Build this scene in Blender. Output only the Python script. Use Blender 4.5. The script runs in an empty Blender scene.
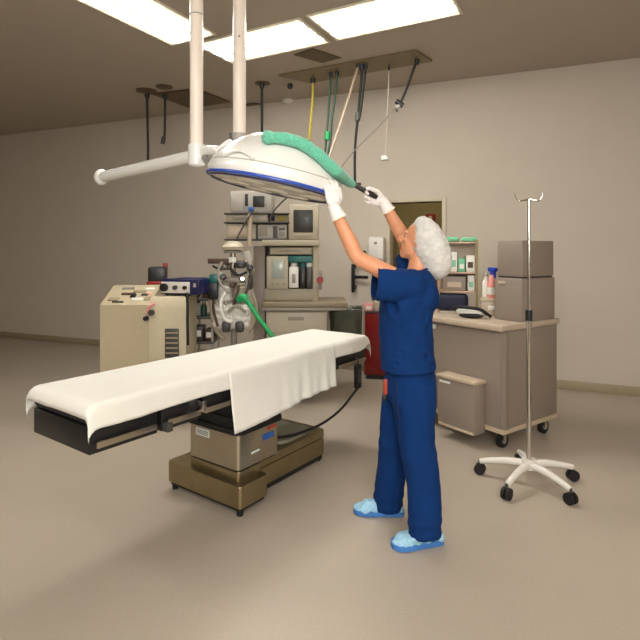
import bpy, bmesh, math, random
from mathutils import Vector, Matrix, noise
random.seed(7)
SC = bpy.context.scene
COL = SC.collection
PI = math.pi
F, HZ, EYE = 520.0, 250.0, 1.52          # lens in pixels of the 640 frame, horizon row, eye height
CEIL = 3.52

def W(px, py, D):
    return Vector(((px-320)/F*D, D, EYE+(HZ-py)/F*D))
def G(px, py, z=0.0):
    return W(px, py, (EYE-z)*F/(py-HZ))
def CE(px, py, drop=0.0):
    return W(px, py, (CEIL-drop-EYE)*F/(HZ-py))

# ------------------------------------------------------------------ materials
def lin(c):
    c /= 255.0
    return c/12.92 if c <= 0.04045 else ((c+0.055)/1.055)**2.4
def mat(name, rgb, rough=0.5, metal=0.0, var=0.06, scale=18.0, bump=0.0, bscale=60.0, emit=0.0, trans=0.0, alpha=1.0, coat=0.0, stretch=None, sheen=0.0, sss=0.0, ecol=None, spec=None):
    m = bpy.data.materials.new(name); m.use_nodes = True
    nt = m.node_tree; b = nt.nodes['Principled BSDF']
    tc = nt.nodes.new('ShaderNodeTexCoord')
    src = tc.outputs['Object']
    if stretch:
        mp = nt.nodes.new('ShaderNodeMapping'); mp.inputs['Scale'].default_value = stretch
        nt.links.new(src, mp.inputs['Vector']); src = mp.outputs['Vector']
    n = nt.nodes.new('ShaderNodeTexNoise'); n.inputs['Scale'].default_value = scale; n.inputs['Detail'].default_value = 4
    nt.links.new(src, n.inputs['Vector'])
    r = nt.nodes.new('ShaderNodeValToRGB')
    L = [lin(v) for v in rgb]
    r.color_ramp.elements[0].position = 0.3; r.color_ramp.elements[1].position = 0.7
    r.color_ramp.elements[0].color = (*[max(0, v*(1-var)) for v in L], 1)
    r.color_ramp.elements[1].color = (*[min(1, v*(1+var)) for v in L], 1)
    nt.links.new(n.outputs['Fac'], r.inputs['Fac']); nt.links.new(r.outputs['Color'], b.inputs['Base Color'])
    b.inputs['Roughness'].default_value = rough; b.inputs['Metallic'].default_value = metal
    b.inputs['Transmission Weight'].default_value = trans; b.inputs['Alpha'].default_value = alpha
    b.inputs['Coat Weight'].default_value = coat
    if spec is not None: b.inputs['Specular IOR Level'].default_value = spec
    if sheen: b.inputs['Sheen Weight'].default_value = sheen
    if sss:
        b.inputs['Subsurface Weight'].default_value = sss; b.inputs['Subsurface Radius'].default_value = (.01, .004, .002)
    if emit:
        b.inputs['Emission Color'].default_value = (*[lin(v) for v in (ecol or rgb)], 1); b.inputs['Emission Strength'].default_value = emit
    if bump:
        n2 = nt.nodes.new('ShaderNodeTexNoise'); n2.inputs['Scale'].default_value = bscale; n2.inputs['Detail'].default_value = 3
        nt.links.new(src, n2.inputs['Vector'])
        bp = nt.nodes.new('ShaderNodeBump'); bp.inputs['Strength'].default_value = bump; bp.inputs['Distance'].default_value = 0.01
        nt.links.new(n2.outputs['Fac'], bp.inputs['Height']); nt.links.new(bp.outputs['Normal'], b.inputs['Normal'])
    return m

M = {}
def defm(k, *a, **kw): M[k] = mat(k, *a, **kw)
defm('wall_paint', (190,180,165), .75, var=.02, scale=3, bump=.05, bscale=200)
defm('ceiling_paint', (178,167,152), .85, var=.02, scale=4, bump=.05, bscale=150)
defm('floor_vinyl', (172,160,144), .42, var=.05, scale=90, bump=.02, bscale=30)
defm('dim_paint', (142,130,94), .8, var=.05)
defm('trim_white', (188,176,154), .5)
defm('alcove_glow', (240,220,170), .5, var=0, emit=110.0, ecol=(255,240,205))
defm('light_lens', (250,240,214), .4, var=0, emit=.85, ecol=(255,238,196))
defm('light_tube', (255,252,246), .4, var=0, emit=30.0, ecol=(255,252,246))
defm('trim_metal', (224,216,198), .5)
defm('plate_metal', (124,110,78), .45, metal=.3, var=.08)
defm('plate_dark', (96,80,56), .5, metal=.3, var=.08)
defm('white_enamel', (228,227,222), .22, coat=.5, var=.01)
defm('post_enamel', (226,214,200), .3, coat=.3, var=.01)
defm('white_plastic', (214,210,200), .4, var=.02)
defm('grey_plastic', (160,155,146), .45, var=.03)
defm('mid_grey', (134,128,118), .5, var=.04)
defm('dark_grey', (62,60,58), .45, var=.08)
defm('black_plastic', (20,20,21), .4, var=.1)
defm('black_rubber', (14,14,15), .65, var=.1)
defm('blue_trim', (34,72,168), .3, coat=.4)
defm('lens_glass', (228,222,208), .08, metal=.1, var=.03, scale=6)
defm('lens_ring', (60,62,96), .3)
defm('chenille', (104,200,166), .9, var=.2, scale=160, bump=.9, bscale=190, sheen=.4)
defm('sheet', (222,220,210), .85, var=.01, bump=.25, bscale=14, sheen=.1)
defm('stainless', (176,166,148), .28, metal=.95, var=.05, scale=12, stretch=(2,2,40), bump=.01)
defm('stainless_base', (150,136,104), .3, metal=.9, var=.08, scale=10)
defm('olive_steel', (126,122,104), .4, metal=.05, var=.06)
defm('sticker_white', (214,222,214), .5)
defm('sticker_blue', (34,88,160), .5)
defm('sticker_red', (170,50,36), .5)
defm('beige_plastic', (166,157,136), .45, var=.03)
defm('beige_dark', (152,143,122), .5, var=.04)
defm('tan_console', (178,166,138), .45, var=.03)
defm('tan_dark', (150,136,108), .5, var=.05)
defm('screen', (30,31,26), .4, coat=.1, var=.2)
defm('lcd_grey', (150,156,146), .2, var=.05)
defm('navy', (13,15,46), .7, var=.1, bump=.2, bscale=30)
defm('device_blue', (18,20,70), .35, coat=.3)
defm('teal', (20,92,88), .4)
defm('green_hose', (24,150,84), .4)
defm('hose_green_dark', (22,64,48), .5)
defm('hose_yellow', (168,150,44), .5)
defm('hose_tan', (150,130,110), .5)
defm('hose_pale', (176,166,150), .5)
defm('hose_grey', (120,110,102), .5)
defm('chrome', (200,196,188), .15, metal=1)
defm('work_surface', (128,114,92), .45, var=.04)
defm('cabinet_beige', (192,182,160), .45, var=.03)
defm('red_steel', (118,14,12), .35, coat=.4, var=.05)
defm('red_plastic', (140,24,20), .4)
defm('clear_bag', (120,126,104), .25, var=.2, scale=8, trans=.75, bump=.6, bscale=12)
defm('taupe', (140,127,115), .5, var=.02, scale=4)
defm('taupe_light', (188,170,146), .45, var=.03)
defm('taupe_edge', (184,168,148), .4, var=.03)
defm('towel_green', (120,190,150), .9, var=.08, bump=.4, bscale=40)
defm('pack_green', (130,186,160), .6, var=.1)
defm('pack_white', (226,224,214), .6, var=.04)
defm('pack_brown', (78,54,42), .6, var=.1)
defm('rack_metal', (168,140,120), .4, metal=.4)
defm('post_olive', (132,118,62), .5)
defm('pink', (226,150,142), .4)
defm('bottle_blue', (34,60,180), .4)
defm('skin', (214,150,112), .5, var=.05, scale=30, sss=.12)
defm('lips', (176,96,84), .45)
defm('eye_white', (200,186,176), .2)
defm('eye_dark', (40,26,18), .2)
defm('hair', (60,38,24), .6, var=.2)
defm('scrub', (11,47,98), .9, var=.08, scale=7, bump=.35, bscale=16, spec=.15)
defm('scrub_dark', (6,28,74), .9, var=.06)
defm('cap_fabric', (206,204,198), .85, var=.10, scale=34, bump=.9, bscale=30)
defm('glove', (236,230,226), .5, var=.02, bump=.15, bscale=60)
defm('cuff', (232,222,190), .5)
defm('shoe_cover', (150,196,220), .55, var=.14, scale=24, bump=.8, bscale=45)
defm('shoe_sole', (60,118,186), .55, var=.12, scale=24)
defm('orange', (160,56,28), .5)
defm('cork', (190,160,120), .6)

# floor: add broad faint wear so that the vinyl is not one flat tone
def floor_mat():
    m = M['floor_vinyl']; nt = m.node_tree; b = nt.nodes['Principled BSDF']
    old = b.inputs['Base Color'].links[0].from_socket
    tc = nt.nodes.new('ShaderNodeTexCoord'); n = nt.nodes.new('ShaderNodeTexNoise'); n.inputs['Scale'].default_value = .9; n.inputs['Detail'].default_value = 5
    nt.links.new(tc.outputs['Object'], n.inputs['Vector'])
    mx = nt.nodes.new('ShaderNodeMixRGB'); mx.blend_type = 'MULTIPLY'; mx.inputs[0].default_value = .35
    r = nt.nodes.new('ShaderNodeValToRGB'); r.color_ramp.elements[0].position = .35; r.color_ramp.elements[1].position = .65
    r.color_ramp.elements[0].color = (.72,.74,.76,1); r.color_ramp.elements[1].color = (1,1,1,1)
    nt.links.new(n.outputs['Fac'], r.inputs['Fac']); nt.links.new(old, mx.inputs[1]); nt.links.new(r.outputs['Color'], mx.inputs[2])
    nt.links.new(mx.outputs['Color'], b.inputs['Base Color'])
floor_mat()

# ------------------------------------------------------------------ mesh builder
def basis(d):
    d = Vector(d).normalized()
    up = Vector((0,0,1)) if abs(d.z) < .95 else Vector((1,0,0))
    x = up.cross(d).normalized(); y = d.cross(x).normalized()
    return x, y, d
class MB:
    def __init__(s): s.bm = bmesh.new()
    def box(s, c, size, bevel=0.0, rz=0.0, rot=None, seg=2):
        b = bmesh.new()
        bmesh.ops.create_cube(b, size=1.0)
        bmesh.ops.scale(b, vec=Vector(size), verts=b.verts)
        if bevel:
            bmesh.ops.bevel(b, geom=list(b.edges), offset=min(bevel, min(size)*.45), segments=seg, affect='EDGES', profile=.5)
        mt = Matrix.Translation(Vector(c)) @ (rot.to_4x4() if rot else Matrix.Rotation(rz, 4, 'Z'))
        bmesh.ops.transform(b, matrix=mt, verts=b.verts)
        s.merge(b); return s
    def b2(s, x0, x1, y0, y1, z0, z1, bevel=0.0):
        return s.box(((x0+x1)/2, (y0+y1)/2, (z0+z1)/2), (abs(x1-x0), abs(y1-y0), abs(z1-z0)), bevel)
    def merge(s, b):
        me = bpy.data.meshes.new('tmp'); b.to_mesh(me); s.bm.from_mesh(me); bpy.data.meshes.remove(me); b.free()
    def loft(s, rings, cap=True, closed=False):
        vs = [[s.bm.verts.new(p) for p in r] for r in rings]
        n = len(vs[0]); m = len(vs)
        for i in range(m if closed else m-1):
            A, B = vs[i], vs[(i+1) % m]
            for k in range(n):
                s.bm.faces.new((A[k], A[(k+1) % n], B[(k+1) % n], B[k]))
        if cap and not closed:
            s.bm.faces.new(list(reversed(vs[0]))); s.bm.faces.new(vs[-1])
        return s
    def cyl(s, p0, p1, r0, r1=None, seg=20):
        r1 = r0 if r1 is None else r1
        p0, p1 = Vector(p0), Vector(p1); x, y, _ = basis(p1-p0)
        def ring(p, r): return [p + x*(r*math.cos(2*PI*k/seg)) + y*(r*math.sin(2*PI*k/seg)) for k in range(seg)]
        return s.loft([ring(p0, r0), ring(p1, r1)])
    def tube(s, pts, r, seg=10, sub=6, closed=False):
        P = smooth_path([Vector(p) for p in pts], sub, closed) if sub > 1 else [Vector(p) for p in pts]
        rr = r if isinstance(r, (list, tuple)) else None
        rings = []; x = None
        for i, p in enumerate(P):
            a = P[i-1] if (i > 0 or closed) else p
            c = P[(i+1) % len(P)] if (i < len(P)-1 or closed) else p
            d = (c-a).normalized()
            if x is None: x, y, _ = basis(d)
            else:
                x = (x - d*x.dot(d)).normalized(); y = d.cross(x).normalized()
            if rr:
                t = i/(len(P)-1)*(len(rr)-1); k = min(int(t), len(rr)-2); q = rr[k]+(rr[k+1]-rr[k])*(t-k)
            else: q = r
            rings.append([p + x*(q*math.cos(2*PI*k/seg)) + y*(q*math.sin(2*PI*k/seg)) for k in range(seg)])
        return s.loft(rings, closed=closed)
    def lathe(s, prof, c=(0,0,0), axis=(0,0,1), seg=40, cap=True):
        x, y, d = basis(axis); c = Vector(c)
        rings = [[c + d*z + x*(max(r,1e-4)*math.cos(2*PI*k/seg)) + y*(max(r,1e-4)*math.sin(2*PI*k/seg)) for k in range(seg)] for r, z in prof]
        return s.loft(rings, cap=cap)
    def ring(s, R, r, c=(0,0,0), axis=(0,0,1), seg=48, ms=10, ry=None):
        x, y, d = basis(axis); c = Vector(c); ry = ry or r
        rings = []
        for k in range(seg):
            a = 2*PI*k/seg; o = x*math.cos(a)+y*math.sin(a)
            rings.append([c+o*(R+r*math.cos(2*PI*j/ms))+d*(ry*math.sin(2*PI*j/ms)) for j in range(ms)])
        return s.loft(rings, closed=True)
    def ell(s, c, rad, rot=None, seg=20, rings=12):
        b = bmesh.new(); bmesh.ops.create_uvsphere(b, u_segments=seg, v_segments=rings, radius=1)
        bmesh.ops.scale(b, vec=Vector(rad), verts=b.verts)
        mt = Matrix.Translation(Vector(c)) @ (rot.to_4x4() if rot else Matrix.Identity(4))
        bmesh.ops.transform(b, matrix=mt, verts=b.verts); s.merge(b); return s
    def prism(s, poly, axis_vec):
        a = [s.bm.verts.new(Vector(p)) for p in poly]; v = Vector(axis_vec)
        b = [s.bm.verts.new(Vector(p)+v) for p in poly]; n = len(a)
        for k in range(n): s.bm.faces.new((a[k], a[(k+1) % n], b[(k+1) % n], b[k]))
        s.bm.faces.new(list(reversed(a))); s.bm.faces.new(b); return s
    def build(s, name, m, parent=None, smooth=40, kind=None, label=None):
        bmesh.ops.recalc_face_normals(s.bm, faces=s.bm.faces)
        lim = math.radians(smooth)
        for f in s.bm.faces: f.smooth = True
        for e in s.bm.edges:
            e.smooth = not (len(e.link_faces) == 2 and e.calc_face_angle(0) > lim)
        me = bpy.data.meshes.new(name); s.bm.to_mesh(me); s.bm.free()
        o = bpy.data.objects.new(name, me); COL.objects.link(o)
        me.materials.append(M[m] if isinstance(m, str) else m)
        if parent: o.parent = parent
        if kind: o['kind'] = kind
        if label: o['label'] = label
        return o
def smooth_path(P, sub, closed=False):
    out = []; n = len(P)
    rng = n if closed else n-1
    for i in range(rng):
        p0 = P[i-1] if (i > 0 or closed) else P[0]
        p1 = P[i]; p2 = P[(i+1) % n]; p3 = P[(i+2) % n] if (i+2 < n or closed) else P[-1]
        for k in range(sub):
            t = k/sub
            out.append(.5*((2*p1)+(p2-p0)*t+(2*p0-5*p1+4*p2-p3)*t*t+(3*p1-p0-3*p2+p3)*t**3))
    if not closed: out.append(P[-1])
    return out
def bake(o, *mods):
    """put modifiers on, then keep the result as the plain mesh"""
    for typ, kw in mods:
        md = o.modifiers.new(typ, typ)
        for k, v in kw.items(): setattr(md, k, v)
    dg = bpy.context.evaluated_depsgraph_get(); dg.update()
    me = bpy.data.meshes.new_from_object(o.evaluated_get(dg))
    old = o.data; o.modifiers.clear(); o.data = me
    me.name = o.name; bpy.data.meshes.remove(old)
    for p in me.polygons: p.use_smooth = True
    return o
def ripple(o, fn):
    """move vertices along their normals by fn(position, normal)"""
    me = o.data; ns = [v.normal.copy() for v in me.vertices]
    for v, n in zip(me.vertices, ns): v.co += n*fn(v.co.copy(), n)
    me.update(); return o
def tag(o, label, cat, group=None):
    o['label'] = label; o['category'] = cat
    if group: o['group'] = group
    return o
def thing(name, label, cat, loc=(0,0,0), rz=0, group=None):
    o = bpy.data.objects.new(name, None); COL.objects.link(o); o.empty_display_size = .1
    o.location = loc; o.rotation_euler = (0,0,rz)
    return tag(o, label, cat, group)
def struct(mb, name, m): return mb.build(name, m, kind='structure')

# ------------------------------------------------------------------ room shell
O = Vector((.065, 6.753, 0)); WD = Vector((.9238,-.3830,0)); WN = Vector((-.3830,-.9238,0))   # along the back wall, and into the room
S0, S1, DEPTH = -6.9, 4.3, 8.8
def wp(s, z=0.0, off=0.0): return O + WD*s + WN*off + Vector((0,0,z))
WROT = math.atan2(WD.y, WD.x)
def wbox(mb, s0, s1, o0, o1, z0, z1, bevel=0.0):
    mb.box(wp((s0+s1)/2, (z0+z1)/2, (o0+o1)/2), (abs(s1-s0), abs(o1-o0), abs(z1-z0)), bevel, rz=WROT); return mb
m = MB(); wbox(m, S0-.2, S1+.2, -2.6, DEPTH+.2, -.12, 0); struct(m, 'floor', 'floor_vinyl')
m = MB(); wbox(m, S0-.2, S1+.2, -2.6, DEPTH+.2, CEIL, CEIL+.15); struct(m, 'ceiling', 'ceiling_paint')
DS0, DS1, DZ = .865, 1.50, 2.10            # the doorway in the back wall
m = MB()
wbox(m, S0, DS0, -.15, 0, 0, CEIL); wbox(m, DS1, S1, -.15, 0, 0, CEIL); wbox(m, DS0, DS1, -.15, 0, DZ, CEIL)
struct(m, 'wall_back', 'wall_paint')
m = MB(); wbox(m, S0-.15, S0, -.15, DEPTH, 0, CEIL); struct(m, 'wall_left', 'wall_paint')
m = MB(); wbox(m, S1, S1+.15, -.15, DEPTH, 0, CEIL); struct(m, 'wall_right', 'wall_paint')
m = MB(); wbox(m, S0, S1, DEPTH, DEPTH+.15, 0, CEIL); struct(m, 'wall_front', 'wall_paint')
# alcove behind the doorway
m = MB()
wbox(m, DS0-.5, DS0-.4, -1.9, -.15, 0, CEIL); wbox(m, DS1+.4, DS1+.5, -1.9, -.15, 0, CEIL); wbox(m, DS0-.5, DS1+.5, -2.0, -1.9, 0, CEIL)
struct(m, 'wall_alcove', 'dim_paint')
m = MB()
wbox(m, DS0-.05, DS0, -.16, .02, 0, DZ+.05, .005); wbox(m, DS1, DS1+.05, -.16, .02, 0, DZ+.05, .005); wbox(m, DS0, DS1, -.16, .02, DZ, DZ+.05, .005)
struct(m, 'trim_1', 'trim_white')
m = MB(); wbox(m, S0, DS0-.05, 0, .012, 0, .1, .003); wbox(m, DS1+.05, S1, 0, .012, 0, .1, .003); struct(m, 'baseboard_back', 'tan_dark')
m = MB(); wbox(m, S0, S0+.012, 0, DEPTH, 0, .1, .003); struct(m, 'baseboard_left', 'tan_dark')
m = MB(); wbox(m, S1-.012, S1, 0, DEPTH, 0, .1, .003); struct(m, 'baseboard_right', 'tan_dark')
t = thing('alarm_box', 'small red alarm box on the wall inside the dim doorway', 'alarm', wp(1.02, 2.02, -1.895), WROT)
MB().box((0,-.03,0), (.14,.06,.12), .01).build('housing', 'red_plastic', t)
MB().cyl((0,-.06,0), (0,-.075,0), .03).build('button', 'white_plastic', t)

al = thing('alcove_fill', 'small dim lamp added out of sight to brighten the doorway inside', 'lamp', wp(1.25, CEIL, -1.1))  # added lamp, never in view, lifts the dark alcove interior
MB().lathe([(.12,0),(.12,-.03),(.08,-.05),(0,-.055)]).build('shade', 'alcove_glow', al)
MB().ring(.125,.01,(0,0,-.012)).build('ring', 'trim_metal', al)
# ------------------------------------------------------------------ ceiling lights
AX = Vector((.880,-.475,0)).normalized(); AY = Vector((.475,.880,0)).normalized()   # along and across the fixtures
AROT = math.atan2(AX.y, AX.x)
def troffer(corner, w, l, label):
    """corner = far left corner on the ceiling; w along AX, l towards the camera"""
    c = corner + AX*(w/2) - AY*(l/2)
    t = thing('ceiling_light', label, 'ceiling light', (c.x, c.y, CEIL), AROT, 'recessed ceiling lights')
    f = MB()
    for sx in (-1, 1): f.box((sx*(w/2-.012), 0, -.006), (.024, l, .012), .003)
    for sy in (-1, 1): f.box((0, sy*(l/2-.012), -.006), (w-.05, .024, .012), .003)
    f.build('frame', 'trim_metal', t)
    MB().box((0,0,-.003), (w-.05, l-.05, .005)).build('diffuser', 'light_lens', t)
    for q in (-1, 0, 1):
        if w > l: MB().box((0, q*l*.29, -.009), (w-.07, l*.16, .008), .003).build('lamp_tube', 'light_tube', t)
        else: MB().box((q*w*.29, 0, -.009), (w*.16, l-.07, .008), .003).build('lamp_tube', 'light_tube', t)
    return t
troffer(CE(232,63), 1.19, .60, 'bright rectangular ceiling light directly above the white dome lamp, between the two posts')
troffer(CE(337,40), 1.19, .60, 'bright ceiling light above the brown hose plate, right of the post pair')
troffer(CE(172,45), .56, 1.19, 'bright ceiling light at upper left, left of both white posts')
# unseen ceiling lights added nearer to and behind the camera, to light the foreground
for (x, y, lb) in ((-3.6, 2.6, 'added ceiling light over the far left of the table'), (2.6, 2.2, 'added ceiling light over the right side of the room'), (-1.2, .6, 'added ceiling light over the near left floor'),
              (1.2, .2, 'added ceiling light over the near right floor'), (-1.6, -1.3, 'added ceiling light behind the camera at left'), (1.2, -1.3, 'added ceiling light behind the camera at right')):
    troffer(Vector((x, y, CEIL)), 1.19, .60, 'bright ' + lb)

def ceiling_plate(pts, thick, m, label):
    v = [CE(*p) for p in pts]
    b = MB(); b.prism([(p.x, p.y, CEIL-thick) for p in v], (0,0,thick-.001))
    o = b.build('ceiling_plate', m); tag(o, label, 'ceiling plate', 'brown ceiling plates'); return o
ceiling_plate([(278,74.5),(416,49),(432,59.5),(310,81.5)], .022, 'plate_metal', 'long brown ceiling plate that the coloured hoses hang from')
ceiling_plate([(294,54),(313,48),(341,57),(322,62)], .012, 'plate_dark', 'small dark brown ceiling plate above the long hose plate')
ceiling_plate([(152,93),(197,88),(230,101),(190,107)], .02, 'plate_dark', 'square dark ceiling plate seen behind the left white post')
ceiling_plate([(240,104.5),(254,102.5),(273,106),(257,108.5)], .012, 'plate_dark', 'small dark ceiling plate just right of the right white post')
sd = CE(288,100)
t = thing('smoke_detector', 'small round white detector on the ceiling above the dome lamp', 'smoke detector', (sd.x, sd.y, CEIL))
MB().lathe([(.075,0),(.075,-.02),(.06,-.04),(.02,-.05),(0,-.05)]).build('body', 'white_plastic', t)
MB().ring(.064, .006, (0,0,-.012)).build('ring', 'grey_plastic', t)

# ------------------------------------------------------------------ hoses from the ceiling
def hose(name, label, path, r, m, extra=(), group='hoses hanging from the ceiling', D=None):
    """path of (px, py); the first point is on the ceiling and fixes the distance unless D is given"""
    D = D or (CEIL-.02-EYE)*F/(HZ-path[0][1])
    pts = [W(p[0], p[1], p[2] if len(p) > 2 else D) for p in path]
    t = thing(name, label, 'hose', pts[0], 0, group); o0 = pts[0]
    MB().tube([p-o0 for p in pts], r, 8).build('tube', m, t)
    MB().cyl((0,0,.0), (0,0,-.05), r*2.0, r*1.6).build('ceiling_fitting', 'black_plastic', t)
    for (kind, a, b, rr, mm) in extra:
        MB().cyl(W(*a, D)-o0, W(*b, D)-o0, rr).build(kind, mm, t)
    return t
hose('gas_hose', 'yellow hose hanging from the ceiling plate', [(313,79),(312.5,100),(310,130),(307,170)], .016, 'hose_yellow')
hose('gas_hose', 'dark green hose with a green connector, left one of the green pair', [(331,73),(330,90),(327.5,125),(325,155)], .012, 'hose_green_dark', [('connector', (327.8,132), (327.3,140), .035, 'green_hose')])
hose('gas_hose', 'dark green hose without connector, right one of the green pair', [(337,71.5),(336,90),(332,120),(331,136),(328,155)], .012, 'hose_green_dark')
hose('gas_hose', 'pale tan hose slanting down left from the ceiling plate', [(358.5,65),(351,90,5.5),(341,122,5.4),(331,152,5.3),(326,165,5.25)], .014, 'hose_tan')
hose('gas_hose', 'black hose with grey coupling ending in a black T handle', [(362,65),(361,85),(358,115),(355,150),(355,183)], .014, 'black_rubber', [('coupling', (358.3,113), (357.6,121), .03, 'dark_grey'), ('handle', (349,184), (361,184), .016, 'black_plastic')])
hose('gas_hose', 'plain black hose hanging close to the T-handled one', [(366,64),(364,85),(360.5,114),(358,121)], .011, 'black_rubber')
hose('pull_cord', 'thin white pull cord ending in a white disc', [(389,66),(388.5,85),(387,120),(385,157)], .006, 'hose_pale', [('disc', (385,156), (385,160), .045, 'white_plastic')])
hose('hanging_lead', 'black cord slanting to a coupling, with a thin grey tail running down left', [(417,60),(412,74),(406,90),(401,102)], .013, 'black_rubber', [('plug', (396,101), (403,106), .028, 'black_plastic'), ('coupling', (396,108), (400,105), .022, 'grey_plastic')])
hose('grey_lead', 'thin grey cord trailing from the coupling down towards the green duster', [(397,107),(390,114),(375,130),(355,150),(335,175)], .006, 'hose_grey', D=5.47)
hose('gas_hose', 'leftmost thin dark hose, hanging behind the lamp arm', [(147,94),(147.5,120),(148,145),(148,160)], .016, 'black_rubber')
hose('gas_hose', 'short dark hose with a black end hanging right of the leftmost one', [(165,95),(165,115),(164.5,135),(162.5,141)], .015, 'black_rubber', [('nozzle', (164,137), (162.5,144), .026, 'black_plastic')])
hose('gas_hose', 'single dark hose hanging behind the right white post', [(262,84),(262,105),(262,125),(262,150)], .016, 'black_rubber')
for (x0, y0, x1, y1, lb) in ((137,91,156,90,'small dark ceiling flange at the leftmost hose'), (157,87,172,86,'small dark ceiling flange nearest the left post'), (255,83,270,83,'small dark ceiling flange over the single hose')):
    a, b = CE(x0, y0), CE(x1, y1); c = (a+b)/2
    o = MB().lathe([((b-a).length/2, 0), ((b-a).length/2, -.01), (.04,-.018), (0,-.018)], (c.x, c.y, CEIL-.001)).build('ceiling_flange', 'plate_dark'); tag(o, lb, 'flange', 'ceiling flanges')
kd = CE(290,84)
o = MB().lathe([(.03,0),(.035,-.03),(.02,-.06),(0,-.065)], (kd.x, kd.y, CEIL)).build('ceiling_socket', 'black_plastic'); tag(o, 'tiny black socket on the ceiling left of the yellow hose', 'socket')

# ------------------------------------------------------------------ surgical lamp, its posts and arms
pl = W(196.5, 155, 3.10)
t = thing('ceiling_post', 'left white ceiling post with a white arm reaching out to the left', 'post', (pl.x, pl.y, 0))
MB().cyl((0,0,pl.z+.02), (0,0,CEIL), .039, seg=32).build('tube', 'post_enamel', t)
MB().cyl((0,0,CEIL-.03), (0,0,CEIL), .15, seg=40).build('ceiling_cover', 'white_enamel', t)
MB().ring(.039, .004, (0,0,3.30-.38)).build('collar', 'grey_plastic', t)
jb = MB().cyl((0,0,pl.z-.055), (0,0,pl.z+.06), .05, seg=32); jb.ell((0,0,pl.z-.055), (.05,.05,.02))
jb.build('joint', 'white_enamel', t)
ae = W(126, 171.5, 3.62) - Vector((pl.x, pl.y, 0)); a0 = Vector((-.02,.01,pl.z-.005)); ad = (ae-a0)
MB().cyl(a0, a0+ad*1.45, .038, .04, seg=28).build('arm', 'white_enamel', t)
e = a0+ad*1.45
MB().ell(e, (.052,.052,.06)).build('elbow', 'white_enamel', t)
dl = W(223, 151, 2.99) - Vector((pl.x, pl.y, 0))
MB().tube([(.03,0,pl.z+.01), (.07,-.04,pl.z+.018), dl+Vector((-.03,.0,.0)), dl+Vector((.03,-.02,-.01))], [.034,.03,.03,.036], 20).build('lamp_arm', 'white_enamel', t)
MB().cyl(Vector((.055,-.035,pl.z-.02)), Vector((.075,-.06,pl.z-.045)), .018).build('lock_knob', 'mid_grey', t)

pr = W(239.5, 137, 3.30)
t = thing('ceiling_post', 'right white ceiling post that runs down behind the dome lamp', 'post', (pr.x, pr.y, 0))
MB().cyl((0,0,pr.z-.12), (0,0,CEIL), .041, seg=32).build('tube', 'post_enamel', t)
MB().cyl((0,0,CEIL-.03), (0,0,CEIL), .15, seg=40).build('ceiling_cover', 'white_enamel', t)
MB().cyl((.005,-.04,2.98-.12), (.005,-.044,2.98-.12), .007).build('screw', 'mid_grey', t)
MB().cyl((0,0,pr.z-.02), (0,0,pr.z+.02), .048, seg=32).build('collar', 'grey_plastic', t)
MB().b2(-.062,-.036,-.02,.02,pr.z-.03,pr.z+.03,.005).build('brake_box', 'dark_grey', t)
MB().ell((0,0,pr.z-.12), (.046,.046,.04)).build('end_cap', 'white_enamel', t)

LC = W(274.5, 187, 2.95); LR = .382
lamp = thing('surgical_lamp', 'large white dome operating lamp with blue rim, being wiped', 'lamp', LC)
lamp.rotation_euler = (0, math.radians(11.5), 0)
prof = [(.372,.0),(.382,.012),(.384,.04),(.372,.085),(.345,.13),(.305,.175),(.25,.222),(.18,.262),(.1,.288),(0.03,.295),(0,.296)]
MB().lathe(prof, seg=72).build('dome', 'white_enamel', lamp, smooth=60)
MB().ring(.383, .006, (0,0,.002), ry=.009, seg=72).build('rim', 'blue_trim', lamp)
ln = MB().lathe([(.372,-.002),(.36,-.010),(.25,-.016),(.1,-.02),(0,-.021)], seg=64).build('lens', 'lens_glass', lamp, smooth=60)
MB().ring(.362, .005, (0,0,-.012), seg=64, ms=8).build('lens_ring', 'lens_ring', ln)
for k in range(7):
    a = 2*PI*k/6; R = .22 if k < 6 else 0
    MB().lathe([(.085,0),(.078,-.006),(.05,-.01),(0,-.008)], (R*math.cos(a), R*math.sin(a), -.014 if k < 6 else -.019), seg=28).build('light_pod', 'lens_glass', ln)
MB().ring(.374, .003, (0,0,.072), seg=72, ms=8).build('seam', 'grey_plastic', lamp)
# grip moulded on the near left flank
gp = []
for q in range(9):
    th = math.radians(-132 + q*3.6); zz = .075 + .035*math.sin(PI*q/8); rr = .388-.24*max(0, zz-.06)-.3*max(0, zz-.11)
    gp.append((rr*math.cos(th), rr*math.sin(th), zz))
MB().tube(gp, .007, 10, 3).build('grip', 'white_enamel', lamp)
MB().box((-.315,-.02,.155), (.12,.10,.05), .02, rot=Matrix.Rotation(math.radians(-48),3,'Y')).build('arm_mount', 'white_enamel', lamp)

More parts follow.
